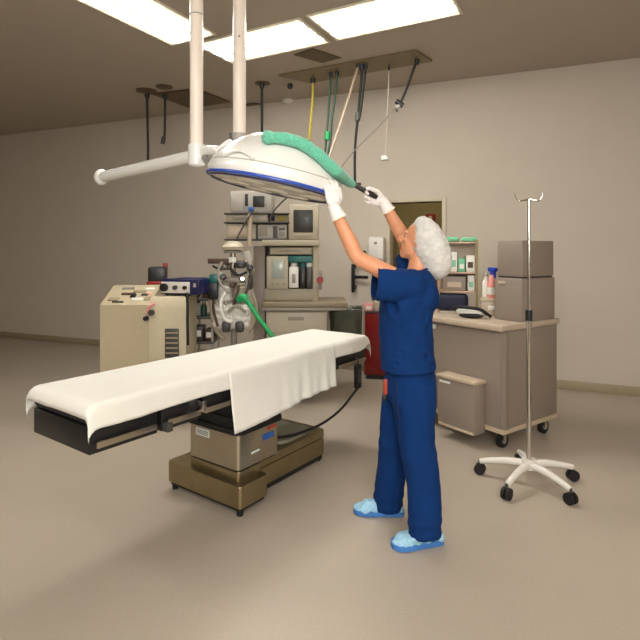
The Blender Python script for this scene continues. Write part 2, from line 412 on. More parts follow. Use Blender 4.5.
# duster held over the dome
def duster():
    pts = [W(268,139,2.93), W(284,139.5,2.95), W(302,144.5,2.98), W(318,154,3.01), W(333,167.5,3.03), W(344,177.5,3.05), W(352,183.5,3.06)]
    IL = (Matrix.Translation(LC) @ Matrix.Rotation(math.radians(11.5),4,'Y')).inverted()
    def clear(px, py, D):
        for i in range(60):
            p = W(px, py, D); q = IL @ p; r = math.hypot(q.x, q.y); best = 9
            for (r0,z0),(r1,z1) in zip(prof[:-1], prof[1:]):
                for k in range(6):
                    f = k/5; best = min(best, math.hypot(r-(r0+(r1-r0)*f), q.z-(z0+(z1-z0)*f)))
            zi = next((z for (rr, z) in reversed(prof) if rr >= r), -1)
            inside = q.z < zi
            if not inside and best > .031: return p
            D -= .01
        return p
    way = smooth_path([Vector((268,137.5,2.96)), Vector((284,138.5,2.98)), Vector((302,144,3.0)), Vector((318,154.5,3.01)), Vector((333,168.5,3.03)), Vector((344,178.5,3.04)), Vector((352,184,3.045))], 3)
    ps = [clear(*v) if v.x < 340 else W(*v) for v in way]
    for _ in range(3):
        for i in range(1, len(ps)-1):
            d = min(ps[i].y, (ps[i-1].y+ps[i+1].y)/2); ps[i] = W(way[i].x, way[i].y, d)
    pts = ps
    t = thing('duster', 'long bendy mint green duster with a black handle laid over the dome lamp', 'duster', pts[-1])
    o0 = pts[-1]
    b = MB().tube([p-o0 for p in pts], [.026,.032,.032,.032,.032,.031,.024], 18, 3)
    b.ell(pts[0]-o0, (.034,.036,.036))
    o = b.build('sleeve', 'chenille', t)
    for mo in range(1): bake(o, ('REMESH', dict(mode='VOXEL', voxel_size=.007)))
    ripple(o, lambda p, n: .004*noise.noise(p*42)+.004*noise.noise(p*95))
    a, b_ = W(350,182.5,3.045)-o0, W(377,197.5,3.075)-o0
    MB().tube([a, a.lerp(b_,.3), a.lerp(b_,.7), b_], [.010,.014,.017,.013], 14, 4).build('handle', 'black_plastic', t)
    MB().cyl(a.lerp(b_,.08), a.lerp(b_,.16), .018).build('ferrule', 'dark_grey', t)
    return t
duster()

# ------------------------------------------------------------------ operating table
D1 = Vector((.590,.807,0)).normalized(); D2 = Vector((.807,-.590,0)).normalized()
B0 = Vector((-.45,2.927,0))
TROT = math.atan2(D1.y, D1.x)          # local x along the table, local y = away to its far left side (-D2)
tab = thing('operating_table', 'stainless pedestal operating table with black padded top', 'operating table', B0, TROT)
# local coordinates: x = along D1, y = -D2
YN, YF = .015, .535                     # near and far long edges of the top
YC = (YN+YF)/2
X0, X1 = -.88, 1.405
# base
def rprism(mb, x0, x1, y0, y1, z0, z1, r, bev=.006):
    b = bmesh.new(); P = []
    for (cx, cy, a0) in ((x1-r,y1-r,0),(x0+r,y1-r,90),(x0+r,y0+r,180),(x1-r,y0+r,270)):
        for k in range(6):
            a = math.radians(a0+90*k/5); P.append((cx+r*math.cos(a), cy+r*math.sin(a)))
    lo = [b.verts.new((x,y,z0)) for x,y in P]; hi = [b.verts.new((x,y,z1)) for x,y in P]; n = len(P)
    for k in range(n): b.faces.new((lo[k],lo[(k+1)%n],hi[(k+1)%n],hi[k]))
    b.faces.new(list(reversed(lo))); top = b.faces.new(hi)
    if bev: bmesh.ops.bevel(b, geom=list(top.edges), offset=bev, segments=2, affect='EDGES', profile=.5)
    mb.merge(b); return mb
bb = MB(); rprism(bb, 0, .235, 0, .645, .055, .18, .02); bb.build('base', 'stainless_base', tab)
rb = MB(); rprism(rb, .22, .965, .105, .545, .05, .165, .02); rb.build('rear_base', 'stainless_base', tab)
rb = MB(); rprism(rb, .245, .965, .10, .55, .175, .225, .03); rb.build('rear_cover', 'stainless_base', tab)
rb = MB(); rprism(rb, .50, .90, .14, .50, .226, .245, .12); rb.build('cover_pad', 'olive_steel', tab)
u = MB(); u.b2(.02,.22,.02,.62,.03,.055); u.b2(.21,.95,.12,.53,.012,.05); u.build('underside', 'black_plastic', tab)
for (x, y) in ((.035,.035),(.035,.61),(.93,.14),(.93,.51)):
    MB().lathe([(.016,0),(.02,.004),(.02,.03),(.026,.036),(.026,.058)], (x,y,0), seg=18).build('foot', 'black_rubber', tab)
cm = MB(); rprism(cm, .045, .24, .06, .485, .18, .232, .02); cm.build('lower_skirt', 'stainless_base', tab)
cm = MB(); rprism(cm, .052, .395, .067, .478, .232, .244, .02, 0); cm.build('shadow_gap', 'black_plastic', tab)
cm = MB(); rprism(cm, .042, .40, .057, .488, .244, .455, .024); cc = cm.build('column', 'stainless', tab)
MB().b2(.040,.042,.30,.42,.385,.43).build('rating_label', 'sticker_white', cc)
pp = MB()
for z_ in (.395,.405,.415): pp.b2(.0385,.0405,.31,.41,z_,z_+.003)
pp.build('label_lines', 'dark_grey', cc)
MB().b2(.25,.35,.0545,.0575,.36,.395).build('blue_label', 'sticker_blue', cc)
MB().b2(.29,.37,.0545,.0575,.415,.43).build('red_label', 'sticker_red', cc)
MB().b2(.15,.22,.0545,.0575,.31,.322).build('small_label', 'sticker_white', cc)
# bellows between column and top
for k in range(6):
    z = .448+k*.0325; q = .012 if k % 2 else 0
    c = MB(); rprism(c, .028+q, .44-q, .040+q, .51-q, z, z+.0325, .05, .01)
    c.build('bellows', 'black_rubber', tab)
# top: under frame, cushion sections, side rails
uf = MB()
for (a, b) in ((X0,-.53),(-.51,-.27),(-.25,.93),(.95,X1)):
    uf.b2(a, b, YN+.012, YF-.012, .635 if b < 0 else .655, .757, .006)
uf.build('top_frame', 'black_plastic', tab)
for (a, b) in ((X0,-.52),(-.515,.94),(.945,X1)):
    q = MB(); q.b2(a, b, YN, YF, .757, .848, .025); q.build('cushion', 'black_rubber', tab)
for side, y in ((-1, YN-.012), (1, YF+.012)):
    for (a, b) in ((X0+.02,-.555),(-.49,-.285),(-.255,.90),(.99,X1-.04)):
        r = MB(); r.b2(a, b, y-.006, y+.006, .664, .692, .003); ro = r.build('side_rail', 'stainless', tab)
        for xx in (a+.04, b-.04):
            MB().cyl((xx, y+.0, .678), (xx, y-side*.03, .678), .012, seg=12).build('spacer', 'chrome', ro)
lk = MB(); lk.b2(-.29,-.262,YN-.035,YN+.02,.68,.74,.006); lk.build('rail_clamp', 'chrome', tab)
lk = MB(); lk.b2(-.505,-.47,YN-.03,YN+.02,.635,.68,.006); lk.build('rail_clamp', 'dark_grey', tab)
# pendant
pc = (1.215, YN-.035)
pn = thing('hand_control', 'black hand control hanging from the table rail near the head end', 'remote control', tab.matrix_basis @ Vector((pc[0], pc[1], 0)) if False else (Matrix.Translation(B0) @ Matrix.Rotation(TROT,4,'Z') @ Vector((pc[0],pc[1],0))), TROT)
MB().b2(-.032,.032,-.018,.018,.485,.665,.008).build('housing', 'black_plastic', pn)
MB().b2(-.02,.02,-.0205,-.017,.53,.63).build('keypad', 'dark_grey', pn)
MB().tube([(0,.0,.66),(0,.0,.69),(0,.022,.705),(0,.042,.69)], .006, 8, 4).build('hook', 'black_plastic', pn)
cp = [W(356,386,3.93), W(353,394,3.92), W(341,409,3.85), W(323,423,3.72), W(300,433,3.55), W(280,437,3.42), W(262,436,3.26)]
inv = (Matrix.Translation(pn.location) @ Matrix.Rotation(TROT,4,'Z')).inverted()
MB().tube([inv @ p for p in [pn.location+Vector((0,0,.486))]+cp[1:]], .009, 10, 8).build('cable', 'black_rubber', pn)

# sheet over the cushions
def sheet():
    t = thing('bed_sheet', 'white sheet spread over the operating table with a flap hanging down', 'sheet', B0, TROT)
    b = bmesh.new()
    us = [X0-.06 + i*(X1-X0+.17)/110 for i in range(111)]
    # across: far drop, top, near drop
    zt = .856
    def top(u, v):
        w = .0035*noise.noise(Vector((u*5, v*7, 1)))+.002*noise.noise(Vector((u*16, v*16, 4)))
        return w
    prof = []      # (v, z drop) with running length
    nr = 7
    rows = []
    for i, u in enumerate(us):
        ec = 0.0                                            # end droop
        e1 = max(0, u-(X1-.04)); e0 = max(0, (X0+.03)-u)
        e = max(e1, e0)
        uu = u if e == 0 else (X1-.04+.060*math.sin(min(e/.060, PI/2)) if e1 else X0+.03-.05*math.sin(min(e/.05, PI/2)))
        ed = 0 if e == 0 else .060*(1-math.cos(min(e/.060, PI/2)))+max(0, e-.060*PI/2)
        row = []
        near = .100+.012*noise.noise(Vector((u*2.2, 3, 0)))
        if u > .99: near = .100 + (u-.99)*.02
        near *= 1-.5*max(0, min(1, (u-(X1-.16))/.16))**2
        far = .10
        R = .03
        def pt(y, z): row.append(b.verts.new((uu, y, z-ed)))
        for k in range(5):                                   # far drop
            z = zt-R-(far-R)*(1-k/4); pt(YF+.014+.004*noise.noise(Vector((u*9, k, 7))), z)
        for k in range(1, 5):
            a = PI/2*k/5; pt(YF+.014-R+R*math.cos(a), zt-R+R*math.sin(a))
        for k in range(15):
            v = YF+.014-R-(YF-YN+.028-2*R)*k/14; pt(v, zt+top(u, v))
        for k in range(1, 5):
            a = PI/2*(5-k)/5; pt(YN-.014+R-R*math.cos(a), zt-R+R*math.sin(a))
        for k in range(7):
            z = zt-R-(near-R)*k/6; pt(YN-.014-.006*(k/6)*(1+noise.noise(Vector((u*11, k*.3, 2)))), z)
        rows.append(row)
    for i in range(len(rows)-1):
        for k in range(len(rows[0])-1):
            b.faces.new((rows[i][k], rows[i+1][k], rows[i+1][k+1], rows[i][k+1]))
    mb = MB(); mb.merge(b)
    o = mb.build('top_sheet', 'sheet', t, smooth=80)
    bake(o, ('SOLIDIFY', dict(thickness=.004, offset=1.0)))
    # rounded tuck at the head end
    # flap
    b = bmesh.new(); rows = []
    for i in range(61):
        q = i/60; u = -.085+q*1.01
        L = .335 - .062*q + .006*math.sin(q*7)
        row = []
        for k in range(4):
            row.append(b.verts.new((u, YN+.030-.004*k, zt+.0025+top(u, YN+.030-.004*k))))
        for k in range(1, 5):
            a = PI/2*(5-k)/5; R = .034; row.append(b.verts.new((u, YN-.021+R-R*math.cos(a), zt+.004-R+R*math.sin(a))))
        for k in range(15):
            h = k/14; z = zt-.03-(L-.03)*h
            fold = (.005*math.sin(q*34+.8*math.sin(q*7))+.005*math.sin(q*61+1))*h*(.15+.85*min(1, max(0, (q-.25)*2.5)))
            y = YN-.022-.018*h-.03*h*h+fold+.004*noise.noise(Vector((u*8, z*8, 0)))
            row.append(b.verts.new((u-.05*h*h*q-.009*h*h*(1-q), min(y, YN-.021), z)))
        rows.append(row)
    for i in range(60):
        for k in range(len(rows[0])-1): b.faces.new((rows[i][k], rows[i+1][k], rows[i+1][k+1], rows[i][k+1]))
    mb = MB(); mb.merge(b); o = mb.build('hanging_flap', 'sheet', t, smooth=80)
    bake(o, ('SOLIDIFY', dict(thickness=.004, offset=0.0)))
sheet()

# ------------------------------------------------------------------ anaesthesia machine and what stands on it
MD = 5.10; K = F/MD
def mx(px): return (px-272)/K
def mz(py): return EYE-(py-HZ)/K
am = thing('anaesthesia_machine', 'tall beige anaesthesia machine with shelves, vaporizers and a work top', 'medical machine', ((272-320)/K, MD, 0), math.radians(0))
def P(name, m, x0, x1, y0, y1, d0=0.0, d1=.1, bev=.006, par=None):
    return MB().b2(mx(x0), mx(x1), d0, d1, mz(y1), mz(y0), bev).build(name, m, par or am)
P('base_cabinet', 'cabinet_beige', 266, 326, 309, 372, .02, .52)
for (a, b) in ((312,332),(334,352),(354,370)):
    d = P('drawer', 'cabinet_beige', 268, 324, a, b, -.005, .03, .004)
    P('drawer_handle', 'beige_dark', 288, 304, a+5, a+8, -.025, -.004, .003, d)
P('work_top', 'work_surface', 263, 347, 301.5, 307, -.10, .52, .008)
P('bumper', 'mid_grey', 262, 346, 307, 309.5, -.11, -.08, .004)
P('plinth', 'dark_grey', 250, 318, 372, 384, .06, .52)
for (x, y) in ((256,.16),(300,.16),(256,.44),(300,.44)):
    MB().cyl((mx(x)-.015,y,.075),(mx(x)+.015,y,.075),.075,seg=18).build('caster', 'black_rubber', am)
P('rear_panel', 'beige_dark', 264, 318, 244, 302, .42, .50)
P('pillar', 'beige_plastic', 312.5, 318.5, 245, 302, .02, .42)
P('pillar', 'taupe', 252, 264, 246, 372, .10, .42)
P('top_shelf', 'beige_plastic', 262, 320, 240, 246, -.03, .46, .008)
P('upper_drawer', 'beige_plastic', 270, 312, 247.5, 254.5, .0, .40)
P('drawer_seam', 'mid_grey', 280, 300, 250.5, 251.5, -.004, .004, 0)
P('lower_panel', 'beige_dark', 264, 313, 289, 301, .02, .4)
vp = P('ventilator', 'beige_plastic', 266.5, 288, 256, 289, .0, .3)
P('display', 'lcd_grey', 271.5, 284.5, 260, 279, -.006, .01, .003, vp)
for x in (272.5, 278, 284): MB().cyl((mx(x),-.018,mz(284)),(mx(x),.0,mz(284)),.014,seg=16).build('knob', 'mid_grey', vp)
P('vaporizer_rail', 'teal', 288.5, 312, 256, 262.5, .0, .2)
def vaporizer(x0, x1, body, dial):
    w = P('vaporizer', body, x0, x1, 267, 288, .0, .2, .01)
    MB().cyl((mx((x0+x1)/2),.06,mz(267)),(mx((x0+x1)/2),.06,mz(263)),.035,seg=18).build('dial', dial, w)
    P('sight_glass', 'mid_grey', x0+3, x1-3, 274, 283, -.006, .005, .002, w)
vaporizer(289, 298.5, 'white_plastic', 'white_plastic'); vaporizer(300, 305.5, 'black_plastic', 'teal'); vaporizer(306.5, 312, 'dark_grey', 'pack_white')
MB().cyl((mx(320),-.02,mz(280)),(mx(320),.06,mz(280)),.034,seg=20).build('red_knob', 'red_plastic', am, label='round red knob at the right post')
MB().b2(mx(318),mx(322),.03,.10,mz(290),mz(271),.006).build('side_bracket', 'mid_grey', am)
# shelf tower on the left
for y in (213.0, 222.0, 239.0):
    P('tray', 'dark_grey', 224, 290, y, y+1.3, -.02, .42, .002)
P('tower_post', 'beige_dark', 226, 229, 213, 252, .36, .40); P('tower_post', 'beige_dark', 262, 265, 205, 252, .36, .40)
MB().tube([(mx(250.5),-.04,mz(214)),(mx(250.5),-.045,mz(228)),(mx(250),-.04,mz(246))], .022, 10, 3).build('mast', 'taupe_edge', am)
P('mast_clamp', 'sticker_blue', 249, 254, 207.5, 211.5, -.06, .0, .004)
# shelves' contents: things of their own
def unit(name, label, cat, x0, x1, y0, y1, d0, d1, m, bev=.008):
    t = thing(name, label, cat, (am.location.x+mx((x0+x1)/2), MD, mz(y1)))
    w = (x1-x0)/K; h = (y1-y0)/K
    MB().b2(-w/2, w/2, d0, d1, 0, h, bev).build('case', m, t)
    def part(pn, mm, a0, a1, b0, b1, e0=-.006, e1=.004, bv=.002):
        c = (x0+x1)/2
        return MB().b2((a0-c)/K, (a1-c)/K, d0+e0, d0+e1, (y1-b1)/K, (y1-b0)/K, bv).build(pn, mm, t)
    return t, part
t, p = unit('vital_signs_monitor', 'pale grey monitor with small dark screen on top of the shelf tower', 'monitor', 230, 272, 191, 212.9, .0, .32, 'grey_plastic')
p('screen', 'screen', 253, 264.5, 196, 207); p('slot', 'black_plastic', 245, 248, 194, 206); p('side_panel', 'grey_plastic', 231, 243, 193, 211); p('bezel', 'grey_plastic', 266, 271, 193, 211)
t, p = unit('recorder', 'flat beige recorder on the upper tray under the small monitor', 'recorder', 226, 268, 214.6, 221.8, .0, .34, 'beige_plastic', .004)
p('front_panel', 'grey_plastic', 256, 266, 216, 220.5); p('button_row', 'mid_grey', 232, 248, 217.5, 219.5)
t, p = unit('gas_box', 'yellow and purple marked small box beside the flat recorder', 'box', 270, 288, 215, 221.8, .02, .30, 'beige_dark', .004)
p('yellow_label', 'hose_yellow', 277, 285, 216.5, 220.5); p('purple_label', 'navy', 271, 274.5, 216, 221)
t, p = unit('infusion_module', 'wide beige module on the middle tray', 'module', 225.5, 256, 224, 238.9, .0, .34, 'beige_plastic')
p('panel', 'taupe_edge', 229, 247, 226, 236)
t, p = unit('gas_analyser', 'grey box with two dark panels left of the big monitor', 'analyser', 257.5, 287, 224.5, 238.9, .0, .34, 'grey_plastic')
p('dark_panel', 'mid_grey', 259, 267, 227, 236); p('dark_panel', 'dark_grey', 273, 277.5, 226, 238); p('label_strip', 'dark_grey', 279, 285, 228, 230); p('knob_panel', 'mid_grey', 279, 285, 232, 236)
t, p = unit('crt_monitor', 'boxy beige monitor with large dark square screen', 'monitor', 288.5, 319, 204.5, 239.9, -.02, .34, 'beige_plastic', .015)
p('screen', 'screen', 293.5, 313, 210, 232.5, -.004, .006, .004); p('control_strip', 'beige_dark', 294, 312, 234, 237.5)
# absorber and breathing circuit on the left arm
ab = thing('breathing_absorber', 'pale breathing circuit absorber with canisters hung left of the grey pillar', 'absorber', (am.location.x+mx(236), MD-.18, 0))
def ax(px): return (px-236)/(F/(MD-.18))
def az(py): return EYE-(py-HZ)/(F/(MD-.18))
MB().lathe([(.10,0),(.105,.03),(.07,.07),(.03,.085)], (ax(236),0,az(250)), seg=28).build('bellows_dish', 'beige_plastic', ab)
MB().lathe([(.085,0),(.085,.02),(.06,.03)], (ax(236),0,az(253)), seg=28).build('dish_base', 'mid_grey', ab)
MB().lathe([(.028,0),(.028,.10),(.04,.10),(.04,.13),(.028,.13),(.028,.2)], (ax(236),.0,az(272)), seg=20).build('valve_stem', 'chrome', ab)
MB().lathe([(.04,0),(.06,.02),(.06,.05),(.04,.07)], (ax(244),-.02,az(268)), seg=20).build('valve', 'dark_grey', ab)
MB().lathe([(.04,0),(.055,.02),(.055,.05),(.03,.07)], (ax(228),-.02,az(270)), seg=20).build('valve', 'chrome', ab)
MB().box((ax(252),-.03,az(262)), (.07,.03,.2), .01, rot=Matrix.Rotation(math.radians(-14),3,'Y')).build('gauge_panel', 'grey_plastic', ab)
MB().box((ax(236),0,az(280)), (.30,.14,.05), .015).build('manifold', 'mid_grey', ab)
MB().lathe([(.075,0),(.078,.02),(.072,.03),(.072,.10),(.078,.11),(.07,.13),(.045,.145)], (ax(228),.0,az(300)), seg=26).build('canister', 'white_plastic', ab)
MB().lathe([(.065,0),(.068,.02),(.062,.03),(.062,.10),(.068,.11),(.055,.13)], (ax(244),.0,az(299)), seg=26).build('canister', 'beige_plastic', ab)
# lower pale housing with two round windows
hb = MB().box((ax(235),.0,az(316)), (.34,.16,.24), .05, seg=4); hb.ell((ax(228),-.02,az(310)), (.10,.08,.08)); hb.ell((ax(244),-.02,az(312)), (.09,.07,.07)); ho = hb.build('housing', 'white_plastic', ab); bake(ho, ('REMESH', dict(mode='VOXEL', voxel_size=.010))); ripple(ho, lambda p, n: .022*noise.noise(p*22)+.010*noise.noise(p*50))
for x in (231, 244):
    MB().b2(ax(x-4.2),ax(x+4.2),-.115,-.06,az(331),az(320),.02).build('window', 'dark_grey', ho)
MB().tube([(ax(217),.02,az(278)),(ax(214),.0,az(300)),(ax(219),-.04,az(326)),(ax(228),-.06,az(338))], .022, 10).build('corrugated_hose', 'beige_dark', ab)
MB().tube([(ax(222),-.05,az(286)),(ax(218),-.08,az(305)),(ax(223),-.1,az(325))], .012, 8).build('thin_hose', 'pack_brown', ab)
MB().tube([(ax(243),-.06,az(285)),(ax(241),-.1,az(296)),(ax(238),-.1,az(304))], .012, 8).build('thin_hose', 'pack_brown', ab)
MB().b2(ax(212),ax(234),-.06,-.02,az(263.5),az(258.5),.006).build('handle_bar', 'pack_brown', ab)
MB().b2(ax(233),ax(240),-.065,-.02,az(262.5),az(257),.004).build('switch_block', 'pack_white', ab)
MB().tube([(ax(216),.0,az(266)),(ax(224),-.04,az(269)),(ax(232),.0,az(267))], .012, 8).build('lower_bar', 'black_plastic', ab)
MB().b2(ax(220),ax(226),-.03,.02,az(292),az(272),.006).build('flow_tube', 'pack_white', ab)
MB().b2(ax(250),ax(254),.05,.16,az(290),az(276)).build('arm_bracket', 'dark_grey', ab)
po = MB().cyl((0,.06,.04),(0,.06,az(272)),.03,seg=16); po.cyl((0,.06,.0),(0,.06,.045),.16,.14,seg=28); po.build('stand', 'mid_grey', ab)
g0 = W(243,297,4.76)-ab.location
MB().tube([g0, W(250,305,4.74)-ab.location, W(260,320,4.72)-ab.location, W(272,336,4.7)-ab.location, W(282,352,4.72)-ab.location], .021, 12, 6).build('green_tube', 'green_hose', ab, label='bright green corrugated tube slanting down right')
MB().tube([W(239,300,4.78)-ab.location, g0, W(247,300,4.76)-ab.location], .036, 12, 4).build('tube_elbow', 'green_hose', ab)
for (pts_, r_, m_) in (([(222,262),(218,272),(221,284),(230,292)],.013,'grey_plastic'),([(246,262),(251,275),(248,288),(243,297)],.014,'dark_grey'),([(226,292),(221,303),(224,318),(232,322)],.018,'pack_white'),([(252,292),(256,306),(254,322),(248,332)],.016,'beige_dark'),([(230,268),(238,275),(247,272)],.012,'black_rubber'),([(228,312),(236,306),(246,312)],.014,'beige_dark')):
    MB().tube([W(x_, y_, 4.78)-ab.location for x_, y_ in pts_], r_, 10, 6).build('circuit_hose', m_, ab)
for (x_, y_, r_, m_) in ((223,277,.03,'dark_grey'),(242,279,.028,'chrome'),(250,268,.03,'black_plastic'),(232,285,.026,'pack_brown'),(238,298,.022,'dark_grey'),(226,303,.02,'mid_grey')):
    c_ = W(x_, y_, 4.80)-ab.location; MB().lathe([(r_*.7,0),(r_,.01),(r_,.03),(r_*.6,.045)], c_, (.2,-1,.1), 18).build('fitting', m_, ab)
# loose wires in front of the machine shelves
for i, (pp_, lb, mm) in enumerate(((((252,212),(246,222),(240,232),(233,247)), 'thin dark cable hanging in front of the middle tray', 'dark_grey'), (((289,196),(282,202),(274,211),(270,220)), 'thin dark cable curving down beside the big monitor', 'dark_grey'))):
    p0 = W(*pp_[0], 5.0); o = MB().tube([W(*q, 5.03) for q in pp_], .008, 8, 5).build('cable', mm); tag(o, lb, 'cable')

# clear bag bin hung under the right end of the work top
bn = thing('bag_bin', 'clear greenish plastic bag bin hung between the beige machine and the red cabinet', 'bin', (.262, 5.34, 0))
ZB = .925
rows = []
for j in range(13):
    h = j/12; z = ZB-(ZB-.52)*h; ring = []
    for k in range(32):
        a = 2*PI*k/32; ca, sa = math.cos(a), math.sin(a); s_ = (abs(ca)**4+abs(sa)**4)**-.25
        r = (1-.12*h)*(1+.04*noise.noise(Vector((ca*4, sa*4, h*6))))
        ring.append((ca*s_*.17*r, sa*s_*.17*r, z))
    rows.append(ring)
mbq = MB(); mbq.loft(rows, cap=False); bo = mbq.build('bag', 'clear_bag', bn); bake(bo, ('SOLIDIFY', dict(thickness=.004)))
for z in (ZB+.004, .53): MB().tube([(-.178,-.178,z),(.178,-.178,z),(.178,.178,z),(-.178,.178,z)], .010, 8, 1, closed=True).build('rim_frame', 'mid_grey', bn)
for sx in (-1,1):
    for sy in (-1,1): MB().cyl((sx*.178,sy*.178,.53),(sx*.178,sy*.178,ZB),.007,seg=10).build('corner_rod', 'mid_grey', bn)
    MB().cyl((sx*.178-.0+(-.13 if sx>0 else 0),.0-.178,ZB),(sx*.178+(-.13 if sx>0 else 0),-.178,.962),.007,seg=10).build('hanger', 'mid_grey', bn)
co = MB().ell((0,0,.68), (.13,.13,.12)).build('contents', 'mid_grey', bn)
ripple(co, lambda p, n: .03*noise.noise(p*14))

# ------------------------------------------------------------------ left: tan console, blue device and trolley
CD = 4.55; ck = F/CD
con = thing('heater_console', 'tan hospital console with sloped top and black grille at the left edge', 'console', ((150-320)/ck, CD, 0), math.radians(0))
def cx(px): return (px-150)/ck
def cz(py): return EYE-(py-HZ)/ck
b = MB()
b.prism([(cx(100),0,.09),(cx(100),0,cz(305)),(cx(100),.30,cz(288)),(cx(100),.38,cz(288)),(cx(100),.38,.09)], (cx(150)-cx(100),0,0))
b.build('left_body', 'tan_console', con)
b = MB()
b.prism([(cx(150.2),-.03,.09),(cx(150.2),-.03,cz(308)),(cx(150.2),.05,cz(297)),(cx(150.2),.36,cz(297)),(cx(150.2),.36,.09)], (cx(187)-cx(150.2),0,0))
b.build('right_body', 'tan_console', con)
gr = MB().b2(cx(166),cx(180),-.036,-.028,cz(357),cz(328),.003).build('grille', 'dark_grey', con)
for k in range(5): MB().b2(cx(167),cx(179),-.040,-.035,cz(333+k*5),cz(331.5+k*5)).build('slat', 'tan_dark', gr)
sp = math.atan2(cz(288)-cz(305), .30)
for (x, yy, w, l, mm) in ((110,.08,.09,.05,'tan_dark'),(122,.16,.13,.03,'pack_brown'),(134,.08,.10,.04,'white_plastic'),(132,.20,.12,.03,'tan_dark'),(116,.04,.10,.02,'dark_grey'),(128,.13,.05,.05,'black_plastic'),(139,.15,.06,.03,'dark_grey'),(144,.09,.05,.06,'tan_dark'),(143,.17,.04,.03,'pink'),(141,.24,.08,.03,'pack_white'),(118,.25,.11,.03,'mid_grey')):
    MB().box((cx(x), yy, cz(305)+(cz(288)-cz(305))*yy/.30+.004), (w,l,.012), .003, rot=Matrix.Rotation(sp,3,'X')).build('control_panel', mm, con)
MB().cyl((cx(147),-.05,cz(318)),(cx(147),.0,cz(318)),.02,seg=16).build('port', 'black_plastic', con)
MB().cyl((cx(153),-.06,cz(312)),(cx(153),-.02,cz(312)),.026,seg=16).build('port', 'dark_grey', con)
MB().tube([(cx(156),-.035,cz(303)),(cx(151),-.05,cz(306)),(cx(149),-.04,cz(313))], .012, 8).build('pipe', 'pink', con)
for sx in (104, 184):
    for y in (.06,.30): MB().cyl((cx(sx)-.02,y,.045),(cx(sx)+.02,y,.045),.045,seg=18).build('caster', 'black_rubber', con)
    MB().b2(cx(sx)-.03,cx(sx)+.03,.02,.34,.07,.095).build('caster_plate', 'dark_grey', con)
bd = thing('blue_pump', 'dark blue device with a white control panel on top of the tan console', 'pump', (con.location.x+cx(181), CD+.215, cz(297)+.001), math.radians(-14))
MB().b2(-.20,.18,-.12,.12,.012,.15,.012).build('case', 'device_blue', bd)
MB().b2(-.19,.09,-.128,-.118,.025,.125,.003).build('front_panel', 'white_plastic', bd)
MB().b2(-.08,.16,-.05,.09,.146,.158,.004).build('lid', 'device_blue', bd)
for x, r, mm in ((-.155,.036,'black_plastic'),(-.045,.02,'dark_grey'),(.05,.017,'black_plastic')):
    MB().cyl((x,-.155,.075),(x,-.126,.075),r,seg=20).build('knob', mm, bd)
MB().b2(.125,.15,-.124,-.119,.08,.115).build('brand_mark', 'grey_plastic', bd)
for x in (-.16,.16):
    for y in (-.08,.08): MB().cyl((x,y,0),(x,y,.014),.015,seg=12).build('foot', 'black_rubber', bd)
bk_ = thing('black_case', 'black boxy case with a red strap behind the blue device', 'case', (con.location.x+cx(140), CD+.52, cz(288)), math.radians(8))
MB().b2(-.09,.08,-.07,.07,.01,.17,.02).build('case', 'black_plastic', bk_)
MB().b2(.045,.085,-.02,.03,.16,.205,.005).build('strap', 'red_plastic', bk_)
MB().b2(-.10,.05,-.075,-.055,.0,.03,.005).build('base_strip', 'red_plastic', bk_)
bp_ = MB().b2(-.12,.11,-.09,.09,-bk_.location.z,.0,.01); bp_.build('pedestal', 'tan_dark', bk_)
cb = thing('power_cable', 'black cable hanging down from the blue device', 'cable', W(187,294,4.52))
MB().tube([(0,0,0), W(187.5,305,4.51)-cb.location, W(187.5,322,4.51)-cb.location, W(188,345,4.52)-cb.location], .012, 8).build('cord', 'black_rubber', cb)
MB().ell((0,0,-.01),(.018,.018,.025)).build('plug', 'black_plastic', cb)
# small trolley with fittings between console and absorber
TD = 5.0; tk = F/TD
tr = thing('equipment_trolley', 'low grey trolley crowded with fittings between the tan console and the absorber', 'trolley', ((202-320)/tk, TD, 0))
def tx(px): return (px-202)/tk
def tz(py): return EYE-(py-HZ)/tk
for y in (343, 318, 300):
    MB().b2(tx(190),tx(213),.0,.36,tz(y)-.012,tz(y)+.012,.004).build('shelf', 'dark_grey', tr)
for x in (191,212):
    for y in (.02,.34): MB().cyl((tx(x),y,.0),(tx(x),y,tz(292)),.012,seg=12).build('post', 'grey_plastic', tr)
def fit(name, lb, cat, c, prof, m1, m2):
    t = thing(name, lb, cat, c, 0, None); prof = [(r*.7, z) for r, z in prof]; MB().lathe(prof, seg=20).build('body', m1, t); MB().cyl((0,0,prof[-1][1]),(0,0,prof[-1][1]+.025),.02,seg=14).build('cap', m2, t)
tp = lambda px, d, py: (tr.location.x+tx(px), TD+d, tz(py)+.0125)
fit('flow_meter', 'dark round fitting at the left of the trolley top shelf', 'fitting', tp(194,.10,300), [(.03,0),(.05,.02),(.05,.06),(.03,.08)], 'dark_grey', 'chrome')
fit('flow_meter', 'brown capped fitting in the middle of the trolley top shelf', 'fitting', tp(203,.09,300), [(.04,0),(.045,.05),(.03,.07)], 'pack_brown', 'black_plastic')
fit('gas_bottle', 'teal topped pale bottle at the right of the trolley top shelf', 'bottle', tp(210,.09,300), [(.035,0),(.04,.03),(.04,.16),(.02,.20)], 'pack_white', 'teal')
t = thing('teal_pouch', 'teal and black pouch hanging at the left of the absorber', 'pouch', W(214,282,4.83))
MB().box((0,0,.03),(.09,.05,.09),.02).build('flap', 'teal', t); MB().box((-.01,0,-.08),(.10,.06,.16),.02).build('pocket', 'black_plastic', t)
fit('canister', 'pale canister at the left of the trolley middle shelf', 'canister', tp(195,.12,318), [(.045,0),(.05,.02),(.05,.1),(.03,.12)], 'grey_plastic', 'dark_grey')
fit('canister', 'dark green canister in the middle of the trolley middle shelf', 'canister', tp(202,.08,318), [(.04,0),(.042,.02),(.042,.09),(.03,.11)], 'hose_green_dark', 'chrome')
